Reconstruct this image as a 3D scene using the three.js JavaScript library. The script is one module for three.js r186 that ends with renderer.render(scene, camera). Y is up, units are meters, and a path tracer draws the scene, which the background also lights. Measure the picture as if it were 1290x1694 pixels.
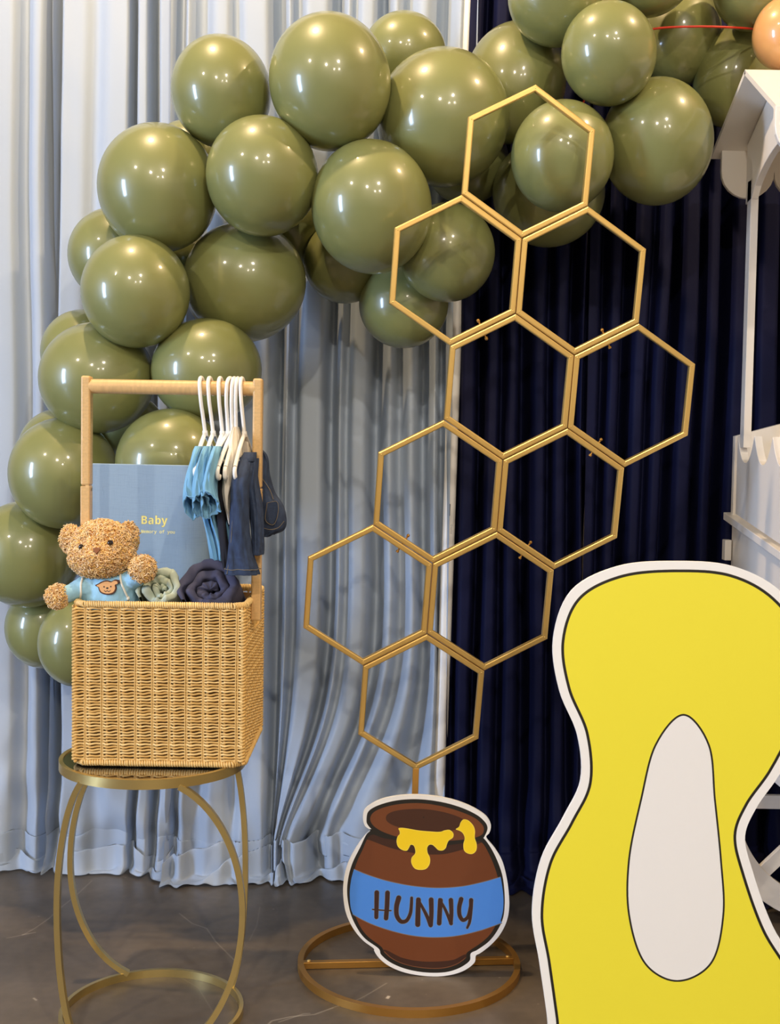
import * as THREE from 'three';
import { mergeGeometries, mergeVertices, toCreasedNormals } from 'three/addons/utils/BufferGeometryUtils.js';
import { RoundedBoxGeometry } from 'three/addons/geometries/RoundedBoxGeometry.js';
import { ImprovedNoise } from 'three/addons/math/ImprovedNoise.js';
import { MarchingCubes } from 'three/addons/objects/MarchingCubes.js';
import { MeshSurfaceSampler } from 'three/addons/math/MeshSurfaceSampler.js';
import { RectAreaLightUniformsLib } from 'three/addons/lights/RectAreaLightUniformsLib.js';

// ---------------------------------------------------------------- camera, exposure, lights
const FPX = 2000, CAM_H = 1.253, R = THREE.MathUtils.degToRad;
const camera = new THREE.PerspectiveCamera(2 * THREE.MathUtils.radToDeg(Math.atan(847 / FPX)), 1290 / 1694, 0.05, 60);
camera.position.set(0, CAM_H, 0);
camera.rotation.order = 'YXZ';
camera.rotation.set(R(-3), 0, R(0.9));
camera.updateMatrixWorld(true);
const scene = new THREE.Scene();
scene.background = new THREE.Color(0x0a0a0c);
const renderer = new THREE.WebGLRenderer({ antialias: true });
renderer.toneMapping = THREE.LinearToneMapping;
renderer.toneMappingExposure = 1.28;
renderer.shadowMap.enabled = true;
RectAreaLightUniformsLib.init();

const WARM = 0xffdcae, NEUTRAL = 0xfff0dc, COOL = 0xb9d4ff;
// ceiling downlights: [x, y, z, candela, colour]
const LAMPS = [
  [-0.87, 4.35, -2.55, 18, WARM],
  [2.2, 4.35, -2.3, 15, WARM],
  [-3.2, 4.35, 0.9, 14, NEUTRAL],
  [1.2, 4.35, 1.6, 18, NEUTRAL],
  [-0.9, 4.35, 3.4, 25, NEUTRAL],
  [2.6, 4.35, 5.8, 18, NEUTRAL],
  [1.2, 4.35, 6.6, 14, NEUTRAL],
];
// tall daylight opening in the left wall: centre and size
const WINDOW = { x: -5.5, y: 1.6, z: 0.2, w: 0.8, h: 2.3, radiance: 34 };

// ---------------------------------------------------------------- helpers
let seed = 7;
function rnd() { seed |= 0; seed = seed + 0x6d2b79f5 | 0; let t = Math.imul(seed ^ seed >>> 15, 1 | seed); t = t + Math.imul(t ^ t >>> 7, 61 | t) ^ t; return ((t ^ t >>> 14) >>> 0) / 4294967296; }
const rr = (a, b) => a + (b - a) * rnd();
const perlin = new ImprovedNoise();
const nz = (x, y, z = 0) => perlin.noise(x + 31.7, y + 17.3, z + 5.1);
const V = (x, y, z) => new THREE.Vector3(x, y, z);
const clamp01 = (t) => Math.min(1, Math.max(0, t));
const sstep = (a, b, t) => { const k = clamp01((t - a) / (b - a)); return k * k * (3 - 2 * k); };
const lerp = (a, b, t) => a + (b - a) * t;
// the point at distance z in front of the camera (along the floor) that is seen at pixel (px, py)
function at(px, py, z) {
  const d = V((px - 645) / FPX, -(py - 847) / FPX, -1).applyQuaternion(camera.quaternion);
  return V(0, CAM_H, 0).addScaledVector(d, z / -d.z);
}
const zc = (px, py, z) => { const p = at(px, py, z).applyMatrix4(camera.matrixWorldInverse); return -p.z / FPX; };   // metres per pixel there
const used = {};
function numbered(n) { const k = used[n] = (used[n] ?? -1) + 1; return k ? `${n}_${String(k).padStart(3, '0')}` : n; }
function tag(o, label, category, group, kind) {
  if (label) o.userData.label = label;
  if (category) o.userData.category = category;
  if (group) o.userData.group = group;
  if (kind) o.userData.kind = kind;
  return o;
}
function thing(name, label, category, pos = [0, 0, 0], group) {
  const o = new THREE.Group(); o.name = numbered(name); o.position.set(...pos); scene.add(o);
  return tag(o, label, category, group);
}
function mesh(name, geo, mat, parent = scene) {
  if (Array.isArray(geo)) geo = merge(geo);
  const m = new THREE.Mesh(geo, mat);
  m.name = parent === scene ? numbered(name) : name;
  m.castShadow = m.receiveShadow = true; parent.add(m); return m;
}
function merge(list) {
  return mergeGeometries(list.map((g) => {
    g = g.index ? g.toNonIndexed() : g;
    const o = new THREE.BufferGeometry();
    o.setAttribute('position', g.attributes.position); o.setAttribute('normal', g.attributes.normal);
    o.setAttribute('uv', g.attributes.uv || new THREE.BufferAttribute(new Float32Array(g.attributes.position.count * 2), 2));
    return o;
  }));
}
const struct = (name, geo, mat) => tag(mesh(name, geo, mat), null, null, null, 'structure');
const box = (w, h, d, x = 0, y = 0, z = 0, r = 0.002) => new RoundedBoxGeometry(w, h, d, 2, Math.min(r, w / 2.01, h / 2.01, d / 2.01)).translate(x, y, z);
const std = (color, roughness = 0.6, extra = {}) => new THREE.MeshStandardMaterial({ color, roughness, ...extra });
const phys = (color, roughness = 0.6, extra = {}) => new THREE.MeshPhysicalMaterial({ color, roughness, ...extra });
const tube = (pts, r, seg = 40, rad = 8, closed = false) => new THREE.TubeGeometry(new THREE.CatmullRomCurve3(pts, closed, 'centripetal'), seg, r, rad, closed);
// a bar of square section from a to b
function bar(a, b, w, d, up = V(0, 0, 1)) {
  const dir = b.clone().sub(a), len = dir.length(); dir.normalize();
  const side = V().crossVectors(up, dir).normalize(), u2 = V().crossVectors(side, dir);
  const g = box(w, len, d, 0, 0, 0, 0.0012);
  g.applyMatrix4(new THREE.Matrix4().makeBasis(side, dir, u2).setPosition(a.clone().add(b).multiplyScalar(0.5)));
  return g;
}
// a ribbon of rectangular section w (across) by h (along y) following a curve that lies flat
function sweepRect(pts, axisFn, w, h, closed) {
  const n = pts.length, pos = [], idx = [];
  const m = closed ? n : n - 1;
  pts.forEach((p, i) => {
    const a = pts[closed ? (i + n - 1) % n : Math.max(0, i - 1)], b = pts[closed ? (i + 1) % n : Math.min(n - 1, i + 1)];
    const t = b.clone().sub(a).normalize(), up = axisFn(i).clone().normalize(), side = V().crossVectors(up, t).normalize();
    const u2 = V().crossVectors(t, side);
    for (const [sx, sy] of [[-1, -1], [1, -1], [1, 1], [-1, 1]]) { const q = p.clone().addScaledVector(side, sx * w / 2).addScaledVector(u2, sy * h / 2); pos.push(q.x, q.y, q.z); }
  });
  for (let i = 0; i < m; i++) for (let k = 0; k < 4; k++) {
    const a = i * 4 + k, b = i * 4 + (k + 1) % 4, c = ((i + 1) % n) * 4 + k, d = ((i + 1) % n) * 4 + (k + 1) % 4;
    idx.push(a, c, b, b, c, d);
  }
  if (!closed) { idx.push(0, 1, 2, 0, 2, 3); const o = (n - 1) * 4; idx.push(o, o + 2, o + 1, o, o + 3, o + 2); }
  const g = new THREE.BufferGeometry(); g.setAttribute('position', new THREE.Float32BufferAttribute(pos, 3)); g.setIndex(idx);
  g.computeVertexNormals(); return toCreasedNormals(g, 0.6);
}
// a skin over rings of points (all rings the same length)
function skin(rings, closedRing = true, caps = false) {
  const n = rings[0].length, pos = [], uv = [], idx = [];
  rings.forEach((r, i) => r.forEach((p, k) => { pos.push(p.x, p.y, p.z); uv.push(k / (n - 1), i / (rings.length - 1)); }));
  const m = closedRing ? n : n - 1;
  for (let i = 0; i < rings.length - 1; i++) for (let k = 0; k < m; k++) {
    const a = i * n + k, b = i * n + (k + 1) % n, c = a + n, d = b + n; idx.push(a, b, c, b, d, c);
  }
  if (caps) for (const [i, s] of [[0, 1], [rings.length - 1, -1]]) {
    const c = rings[i].reduce((q, p) => q.add(p), V()).divideScalar(n); pos.push(c.x, c.y, c.z); uv.push(.5, .5);
    const o = pos.length / 3 - 1;
    for (let k = 0; k < n; k++) { const a = i * n + k, b = i * n + (k + 1) % n; s > 0 ? idx.push(o, b, a) : idx.push(o, a, b); }
  }
  const g = new THREE.BufferGeometry(); g.setAttribute('position', new THREE.Float32BufferAttribute(pos, 3)); g.setAttribute('uv', new THREE.Float32BufferAttribute(uv, 2));
  g.setIndex(idx); g.computeVertexNormals(); return g;
}
function noiseTex(size, fn, srgb = false, repeat = 1) {
  const d = new Uint8Array(size * size * 4);
  for (let y = 0; y < size; y++) for (let x = 0; x < size; x++) { const c = fn(x / size, y / size), o = (y * size + x) * 4; for (let k = 0; k < 3; k++) d[o + k] = 255 * clamp01(Array.isArray(c) ? c[k] : c); d[o + 3] = 255; }
  const t = new THREE.DataTexture(d, size, size); t.magFilter = THREE.LinearFilter; t.minFilter = THREE.LinearMipmapLinearFilter; t.generateMipmaps = true;
  t.wrapS = t.wrapT = THREE.RepeatWrapping; t.repeat.set(repeat, repeat); if (srgb) t.colorSpace = THREE.SRGBColorSpace; t.needsUpdate = true; return t;
}
function canvasTex(w, h, draw) {
  const c = document.createElement('canvas'); c.width = w; c.height = h; draw(c.getContext('2d'), w, h);
  const t = new THREE.CanvasTexture(c); t.colorSpace = THREE.SRGBColorSpace; t.magFilter = THREE.LinearFilter; return t;
}
// surface of a distance field inside a cube of half-size s around c
function field(sdf, c, s, res) {
  const mc = new MarchingCubes(res, new THREE.MeshBasicMaterial(), false, false, 400000);
  mc.isolation = 0; const half = res / 2;
  for (let k = 0; k < res; k++) for (let j = 0; j < res; j++) for (let i = 0; i < res; i++)
    mc.field[i + j * res + k * res * res] = -sdf(V(c.x + (i - half) / half * s, c.y + (j - half) / half * s, c.z + (k - half) / half * s));
  mc.update();
  const n = mc.count, pos = new Float32Array(n * 3);
  for (let i = 0; i < n; i++) { pos[i * 3] = c.x + mc.positionArray[i * 3] * s; pos[i * 3 + 1] = c.y + mc.positionArray[i * 3 + 1] * s; pos[i * 3 + 2] = c.z + mc.positionArray[i * 3 + 2] * s; }
  let g = new THREE.BufferGeometry(); g.setAttribute('position', new THREE.BufferAttribute(pos, 3));
  g = mergeVertices(g, 1e-5); g.computeVertexNormals(); return g;
}
const smin = (a, b, k) => { const h = Math.max(k - Math.abs(a - b), 0) / k; return Math.min(a, b) - h * h * k / 4; };
const ell = (p, c, r) => { const q = V((p.x - c.x) / r.x, (p.y - c.y) / r.y, (p.z - c.z) / r.z); const k = q.length(); return (k - 1) * Math.min(r.x, r.y, r.z) * (k > 1 ? 1 : 1); };
function cap(p, a, b, ra, rb) { const ab = b.clone().sub(a), h = clamp01(p.clone().sub(a).dot(ab) / ab.lengthSq()); return p.distanceTo(a.clone().addScaledVector(ab, h)) - lerp(ra, rb, h); }

// ---------------------------------------------------------------- room shell
const concrete = (() => {
  const W = 2048;
  const t = canvasTex(W, W, (g) => {                                   // 4 m x 4 m, x -2..2, z -4.5..-0.5
    const im = g.createImageData(W, W), s = 4 / W;
    for (let y = 0; y < W; y++) for (let x = 0; x < W; x++) {
      const X = x * s, Y = y * s;
      let v = 0.5 + 0.34 * nz(X * 1.3, Y * 1.6) + 0.22 * nz(X * 4.1, Y * 4.4, 3) + 0.12 * nz(X * 13, Y * 13, 7) + 0.1 * nz(X * 45, Y * 45, 9) + 0.06 * (rnd() - 0.5);
      v = clamp01(v); const warm = 0.5 + 0.5 * nz(X * 1.1, Y * 0.9, 21), o = (y * W + x) * 4;
      const b = 58 + 58 * v;
      im.data[o] = b * (1.02 + 0.05 * warm); im.data[o + 1] = b * 0.945; im.data[o + 2] = b * (0.86 - 0.08 * warm); im.data[o + 3] = 255;
    }
    g.putImageData(im, 0, 0);
    const P = (x, z) => [(x + 2) / 4 * W, (z + 4.5) / 4 * W];
    const crack = (pts, w, a) => {
      g.strokeStyle = `rgba(190,182,166,${a})`; g.lineWidth = w; g.beginPath();
      pts.forEach(([px, py], i) => {
        const dep = Math.atan((py - 847) / FPX) + R(3), z = CAM_H / Math.tan(dep), p = at(px, py, z), q = P(p.x, p.z);
        i ? g.lineTo(q[0] + rr(-2, 2), q[1] + rr(-2, 2)) : g.moveTo(...q);
      }); g.stroke();
    };
    crack([[10, 1562], [36, 1556], [58, 1544], [80, 1528], [98, 1512], [125, 1490], [152, 1465]], 1.6, .34);
    crack([[36, 1556], [62, 1551]], 2.2, .4);
    crack([[296, 1516], [318, 1533], [340, 1541], [356, 1562], [374, 1580], [392, 1600]], 1.5, .35);
    crack([[430, 1503], [424, 1535], [414, 1560]], 1.2, .2);
    crack([[640, 1626], [618, 1640], [596, 1653], [575, 1662], [552, 1668]], 1.6, .38);
    crack([[552, 1668], [520, 1680], [480, 1683], [450, 1692], [420, 1720]], 2.2, .5);
    crack([[640, 1652], [646, 1648]], 4, .9);
    crack([[460, 1694], [500, 1679], [516, 1677]], 1.8, .5);
    crack([[55, 1660], [60, 1664]], 2.5, .6);
    crack([[280, 1612], [330, 1640], [360, 1690]], 1.2, .16);
    for (let i = 0; i < 260; i++) { g.fillStyle = `rgba(200,192,178,${rr(.08, .4)})`; g.beginPath(); g.arc(rr(0, W), rr(0, W), rr(.6, 1.8), 0, 7); g.fill(); }
    for (let i = 0; i < 70; i++) { g.strokeStyle = `rgba(180,172,156,${rr(.04, .13)})`; g.lineWidth = rr(.7, 1.6); g.beginPath(); let x = rr(0, W), y = rr(0, W), a = rr(0, 6.3); g.moveTo(x, y); for (let k = 0; k < 10; k++) { a += rr(-.5, .5); x += 14 * Math.cos(a); y += 14 * Math.sin(a); g.lineTo(x, y); } g.stroke(); }
  });
  t.wrapS = t.wrapT = THREE.RepeatWrapping; t.flipY = false; t.needsUpdate = true;
  const rough = noiseTex(256, (x, y) => 0.5 + 0.2 * nz(x * 8, y * 8) + 0.08 * nz(x * 40, y * 40), false);
  return std(0xffffff, 0.85, { map: t, roughnessMap: rough });
})();
const RX0 = -5.6, RX1 = 5.6, RZ0 = -4.4, RZ1 = 8.6, RH = 4.6;
{
  const g = new THREE.BoxGeometry(RX1 - RX0 + 0.4, 0.2, RZ1 - RZ0 + 0.4).translate((RX0 + RX1) / 2, -0.1, (RZ0 + RZ1) / 2);
  const p = g.attributes.position, u = g.attributes.uv;
  for (let i = 0; i < p.count; i++) u.setXY(i, (p.getX(i) + 2) / 4, (p.getZ(i) + 4.5) / 4);
  struct('floor', g, concrete);
}
const plaster = std(0xb9b2a6, 0.9), ceilMat = std(0x8a857c, 0.95);
struct('ceiling', new THREE.BoxGeometry(RX1 - RX0 + 0.4, 0.2, RZ1 - RZ0 + 0.4).translate(0, RH + 0.1, (RZ0 + RZ1) / 2), ceilMat);
struct('wall_back', new THREE.BoxGeometry(RX1 - RX0 + 0.4, RH, 0.2).translate(0, RH / 2, RZ0 - 0.1), plaster);
struct('wall_front', new THREE.BoxGeometry(RX1 - RX0 + 0.4, RH, 0.2).translate(0, RH / 2, RZ1 + 0.1), plaster);
struct('wall_right', new THREE.BoxGeometry(0.2, RH, RZ1 - RZ0).translate(RX1 + 0.1, RH / 2, (RZ0 + RZ1) / 2), plaster);
struct('wall_left', new THREE.BoxGeometry(0.2, RH, RZ1 - RZ0).translate(RX0 - 0.1, RH / 2, (RZ0 + RZ1) / 2), plaster);
{ // glowing daylight window on the left wall
  const { x, y, z, w, h, radiance } = WINDOW;
  const g = mesh('window_1', new THREE.BoxGeometry(0.04, h, w).translate(x - 0.03, y, z), std(0xdfe8f4, 0.9, { emissive: COOL, emissiveIntensity: 8 }));
  tag(g, null, null, null, 'structure');
  const f = [];
  for (const s of [-1, 1]) { f.push(box(0.08, h + 0.16, 0.08, x - 0.03, y, z + s * (w / 2 + 0.04))); f.push(box(0.08, 0.08, w, x - 0.03, y + s * (h / 2 + 0.04), z)); }
  mesh('window_frame', f, std(0xe8e6e0, 0.6), g);
  const l = new THREE.RectAreaLight(COOL, radiance, w, h); l.position.set(x + 0.02, y, z); l.lookAt(0, y, z); scene.add(l);
}
{ // ceiling lamps
  const can = std(0x2a2a2c, 0.5);
  LAMPS.forEach(([x, y, z, cd, col], i) => {
    const spots = ['hanging over the left of the balloon arch', 'hanging over the white cart', 'over the hall left of the camera', 'over the hall right of the camera', 'above and behind the camera', 'far back in the hall on the right', 'far back near the hall end wall'];
    const t = thing('ceiling_lamp', `round black ceiling downlight ${spots[i]}`, 'lamp', [x, y, z]);
    const pr = [[0.001, 0.1], [0.1, 0.1], [0.11, 0.08], [0.11, -0.05], [0.1, -0.055], [0.095, -0.05], [0.095, 0.06], [0.001, 0.06]].map((q) => new THREE.Vector2(...q));
    mesh('lamp_shade', new THREE.LatheGeometry(pr, 32), can, t);
    mesh('stem', new THREE.CylinderGeometry(0.01, 0.01, RH - y - 0.1, 10).translate(0, 0.1 + (RH - y - 0.1) / 2, 0), can, t);
    mesh('bulb', new THREE.SphereGeometry(0.055, 20, 14), std(0xffffff, 0.5, { emissive: col, emissiveIntensity: 9 }), t);
    const l = new THREE.PointLight(col, cd, 0, 2); l.position.set(0, -0.075, 0); l.castShadow = true; l.shadow.radius = 2.5; t.add(l);
  });
}

// ---------------------------------------------------------------- drapes and the pole that carries them
const weaveBump = noiseTex(256, (x, y) => 0.5 + 0.25 * Math.sin(x * 2 * Math.PI * 64) * Math.sin(y * 2 * Math.PI * 64) + 0.2 * (rnd() - 0.5));
const clothBlue = phys(0xa9b6c6, 0.62, { sheen: 0.35, sheenRoughness: 0.5, sheenColor: new THREE.Color(0xdfe8f2), side: THREE.DoubleSide, bumpMap: weaveBump, bumpScale: 0.0002 });
const clothNavy = phys(0x080d30, 0.7, { sheen: 0.1, sheenRoughness: 0.5, sheenColor: new THREE.Color(0x16236a), specularIntensity: 0.4, side: THREE.DoubleSide, bumpMap: weaveBump, bumpScale: 0.0002 });
// folds: list of [x of the valley, depth of it, width of it] ; between valleys the cloth bulges forward
function drape(o) {
  const { x0, x1, z, top, valleys, amp, pool, sweep = () => 0, sd, narrow = 1 } = o;
  const nu = o.nu || 300, hang = 120, lie = 50, pos = [], uv = [], idx = [];
  const V0 = valleys.slice().sort((a, b) => a[0] - b[0]);
  const prof = (x, y) => {           // forward offset and a sideways one
    let zf = amp, xs = 0;
    for (const [vx, d, w0] of V0) { const w = w0 * narrow, t = (x - vx) / w, e = Math.exp(-t * t); zf -= 1.25 * d * e; xs += 0.35 * w * t * e * Math.min(1, d / 0.05); }
    zf += 0.015 * nz(x * 4.2, y * 0.4, sd) + 0.003 * nz(x * 15, y * 0.7, sd + 3) + 0.0028 * nz(x * 11 + y * 4, y * 4, sd + 8);
    return [zf, xs];
  };
  for (let j = 0; j <= hang + lie; j++) for (let i = 0; i <= nu; i++) {
    const u = i / nu, x = lerp(x0, x1, u);
    const extra = pool * (0.75 + 0.75 * nz(x * 3.8, 1.5, sd + 11)) + 0.02 * nz(x * 9, 2, sd) + 0.012 * nz(x * 21, 2, sd);
    let X, Y, Z;
    if (j <= hang) {
      const t = j / hang, y = lerp(top, 0.10, t ** 0.92);
      const low = sstep(0.5, 0.10, y), a = lerp(0.75, 1, sstep(top, 1.2, y));
      const wob = 0.022 * nz(x * 2.3, y * 0.7, sd + 20) + 0.008 * nz(x * 7, y * 1.6, sd + 21);
      const [zf, xs] = prof(x + wob, y);
      X = x + sweep(x, y) + xs * a; Y = y;
      Z = z + zf * a * (1 - 0.35 * low) + 0.035 * low + low * 0.05 * nz(x * 9, y * 7, sd + 5);
    } else {
      const t = (j - hang) / lie;
      const [zf, xs] = prof(x + 0.022 * nz(x * 2.3, 0.07, sd + 20) + 0.008 * nz(x * 7, 0.16, sd + 21), 0.1);
      const s = t * extra, r1 = 1 - Math.abs(nz(x * 4.6 + 1.5 * t, t * 2.2 + x, sd + 30)) * 2, r2 = 1 - Math.abs(nz(x * 9 - t, t * 4, sd + 33)) * 2;
      const crump = (0.085 * sstep(0.35, 0.95, r1) + 0.012 * Math.max(0, r2)) * Math.sin(Math.PI * clamp01(t ** 0.8 * 1.03)) ** 1.3 * (0.35 + 0.65 * sstep(-0.25, 0.3, nz(x * 2.6, 3.3, sd + 60)));
            X = x + sweep(x, 0.1) * (1 - 0.2 * t) + xs * (1 - t) + 0.02 * nz(x * 8, t * 3, sd + 40) * t;
      Y = 0.005 + 0.095 * (1 - t) ** 2.6 + crump + 0.012 * t * Math.max(0, nz(x * 26, t * 4, sd + 44));
      Z = z + zf * 0.65 * (1 - 0.35 * t) + 0.035 + s * (0.35 + 0.65 * t) + 0.05 * nz(x * 9, 0.10 * 7, sd + 5) * (1 - 0.6 * t) + 0.012 * nz(x * 12, t * 6, sd + 50) * t;
    }
    pos.push(X, Y, Z); uv.push(x * 8, (top - (j <= hang ? Y : -Z)) * 8);
  }
  const n = nu + 1;
  for (let j = 0; j < hang + lie; j++) for (let i = 0; i < nu; i++) { const a = j * n + i; idx.push(a, a + n, a + 1, a + 1, a + n, a + n + 1); }
  const g = new THREE.BufferGeometry(); g.setAttribute('position', new THREE.Float32BufferAttribute(pos, 3)); g.setAttribute('uv', new THREE.Float32BufferAttribute(uv, 2));
  g.setIndex(idx); g.computeVertexNormals(); return g;
}
const ZB = 3.56;
const wx = (px, py = 800, z = ZB) => at(px, py, z).x;
// valleys given at a pixel column: [px, depth, width]
const vl = (list, py) => list.map(([px, d, w]) => [wx(px, py), d, w]);
tag(mesh('drape', drape({ x0: wx(-190), x1: wx(92), z: -ZB, top: 3.0, amp: 0.05, pool: 0.10, sd: 1, nu: 200, narrow: 0.6,
  valleys: vl([[-150, .07, .02], [-90, .08, .03], [-40, .05, .02], [44, .04, .03], [86, .09, .024]], 500) }), clothBlue),
  'pale blue satin drape at the far left edge behind the green balloons', 'drape');
tag(mesh('drape', drape({ x0: wx(90), x1: wx(300), z: -ZB - 0.005, top: 3.0, amp: 0.055, pool: 0.11, sd: 2, nu: 240, narrow: 0.6,
  valleys: vl([[98, .09, .018], [165, .02, .04], [226, .09, .014], [258, .09, .016], [296, .06, .02]], 400) }), clothBlue),
  'pale blue satin drape behind the basket and its round gold stand', 'drape');
tag(mesh('drape', drape({ x0: wx(286), x1: wx(742), z: -ZB + 0.03, top: 3.0, amp: 0.055, pool: 0.13, sd: 5, nu: 400, narrow: 0.85,
  sweep: (x, y) => 0.055 * sstep(1.95, 2.25, y) * sstep(wx(640), wx(742), x) - 0.17 * sstep(0.75, 0.0, y) ** 1.6 * sstep(wx(450), wx(600), x) * sstep(wx(745), wx(660), x) - 0.03 * sstep(0.9, 0, y) * sstep(wx(430), wx(520), x) * sstep(wx(745), wx(700), x),
  valleys: vl([[296, .06, .016], [330, .05, .03], [388, .03, .02], [458, .075, .022], [486, .05, .018], [548, .07, .02], [575, .03, .015], [622, .08, .022], [660, .045, .02], [700, .075, .022], [728, .06, .014]], 900) }), clothBlue),
  'pale blue satin drape behind the honeycomb stand, its folds swept left at the floor', 'drape');
tag(mesh('drape', drape({ x0: wx(744), x1: wx(965), z: -ZB + 0.02, top: 3.0, amp: 0.055, pool: 0.27, sd: 8, nu: 230, narrow: 0.55,
  valleys: vl([[752, .05, .02], [792, .08, .022], [830, .05, .02], [868, .09, .028], [905, .05, .018], [940, .08, .024], [962, .05, .015]], 900) }), clothNavy),
  'dark navy drape hanging directly right of the white pole behind the honeycomb stand', 'drape');
tag(mesh('drape', drape({ x0: wx(962), x1: wx(1500), z: -ZB + 0.0, top: 3.0, amp: 0.055, pool: 0.27, sd: 9, nu: 420, narrow: 0.55,
  valleys: vl([[985, .05, .02], [1022, .085, .026], [1062, .04, .02], [1098, .08, .024], [1142, .06, .02], [1180, .085, .026], [1225, .05, .02], [1275, .08, .026], [1330, .07, .026], [1385, .07, .026], [1440, .07, .026]], 900) }), clothNavy),
  'dark navy drape behind the white cart and the yellow board', 'drape');
{
  const a = at(755, 500, 3.515), b = at(727, 1300, 3.515), d = b.clone().sub(a);
  const foot = a.clone().addScaledVector(d, (0.02 - a.y) / d.y), head = a.clone().addScaledVector(d, (3.05 - a.y) / d.y);
  const t = thing('backdrop_pole', 'round white upright pole between the pale blue and navy drapes', 'pole', [foot.x, 0, foot.z]);
  const dir = head.clone().sub(foot), L = dir.length(); dir.normalize();
  const inner = new THREE.Group();   // geometry is baked along the pole axis instead
  const q = new THREE.Quaternion().setFromUnitVectors(V(0, 1, 0), dir);
  const put = (g) => g.applyQuaternion(q).translate(0, 0.02, 0);
  const pole = phys(0xe9e6df, 0.32, { clearcoat: 0.4, clearcoatRoughness: 0.3 });
  mesh('tube', put(new THREE.CylinderGeometry(0.0185, 0.0185, L, 40).translate(0, L / 2, 0)), pole, t);
  mesh('base_plate', put(box(0.34, 0.012, 0.22, 0, -0.012, -0.14, 0.004)), std(0x3a3a3c, 0.5, { metalness: 0.6 }), t);
  const sy = (py) => (at(740, py, 3.515).y - 0.02) / dir.y;
  const yS = sy(843), slotShape = new THREE.Shape(); const sw = 0.0034, sh = 0.0185;
  slotShape.absarc(0, sh - sw, sw, 0, Math.PI); slotShape.absarc(0, -sh + sw, sw, Math.PI, 2 * Math.PI);
  const slot = new THREE.ExtrudeGeometry(slotShape, { depth: 0.004, bevelEnabled: false }).translate(0, 0, 0.0152).rotateY(-0.08).translate(0, yS, 0);
  mesh('slot', put(slot), std(0x14140f, 0.8), t);
  const txt = canvasTex(64, 512, (g) => { g.clearRect(0, 0, 64, 512); g.fillStyle = '#b9bab8'; g.translate(32, 10); g.rotate(Math.PI / 2); g.font = '600 50px sans-serif'; g.textBaseline = 'middle'; g.fillText('Creative', 0, 0); });
  const pr = []; const cg = new THREE.CylinderGeometry(0.01865, 0.01865, 0.07, 16, 1, true, 0.10, 0.62).translate(0, sy(886), 0);
  mesh('printed_mark', put(cg), new THREE.MeshStandardMaterial({ map: txt, transparent: true, roughness: 0.4 }), t);
}
tag(mesh('drape_rail', tube([V(-2.6, 3.02, -3.53), V(0, 3.02, -3.53), V(2.6, 3.02, -3.53)], 0.016, 20, 12), std(0xd8d6d0, 0.4)), 'white rail above the drapes, out of the top of the picture', 'rail');

// ---------------------------------------------------------------- balloons
const latex = phys(0x7e824f, 0.36, { clearcoat: 0.7, clearcoatRoughness: 0.11 });
const latexDeep = latex;
const latexPeach = phys(0xd79f63, 0.34, { clearcoat: 0.85, clearcoatRoughness: 0.1 });
const balloonGeo = (() => {          // unit balloon, crown towards +z, tied neck towards -z
  const pr = [];
  for (let i = 0; i <= 40; i++) { const t = i / 40 * Math.PI * 0.94, r = Math.sin(t), y = Math.cos(t); pr.push(new THREE.Vector2(Math.max(0.0001, r * (1 - 0.05 * sstep(0.2, -1, y))), y - 0.1 * sstep(-0.35, -1, y) * 0.9)); }
  const last = pr[pr.length - 1];
  pr.push(new THREE.Vector2(0.085, last.y - 0.05), new THREE.Vector2(0.045, last.y - 0.1), new THREE.Vector2(0.05, last.y - 0.13), new THREE.Vector2(0.09, last.y - 0.15), new THREE.Vector2(0.085, last.y - 0.165), new THREE.Vector2(0.001, last.y - 0.155));
  return new THREE.LatheGeometry(pr, 56).rotateX(Math.PI / 2);
})();
const G = 'green balloons of the arch';
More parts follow.
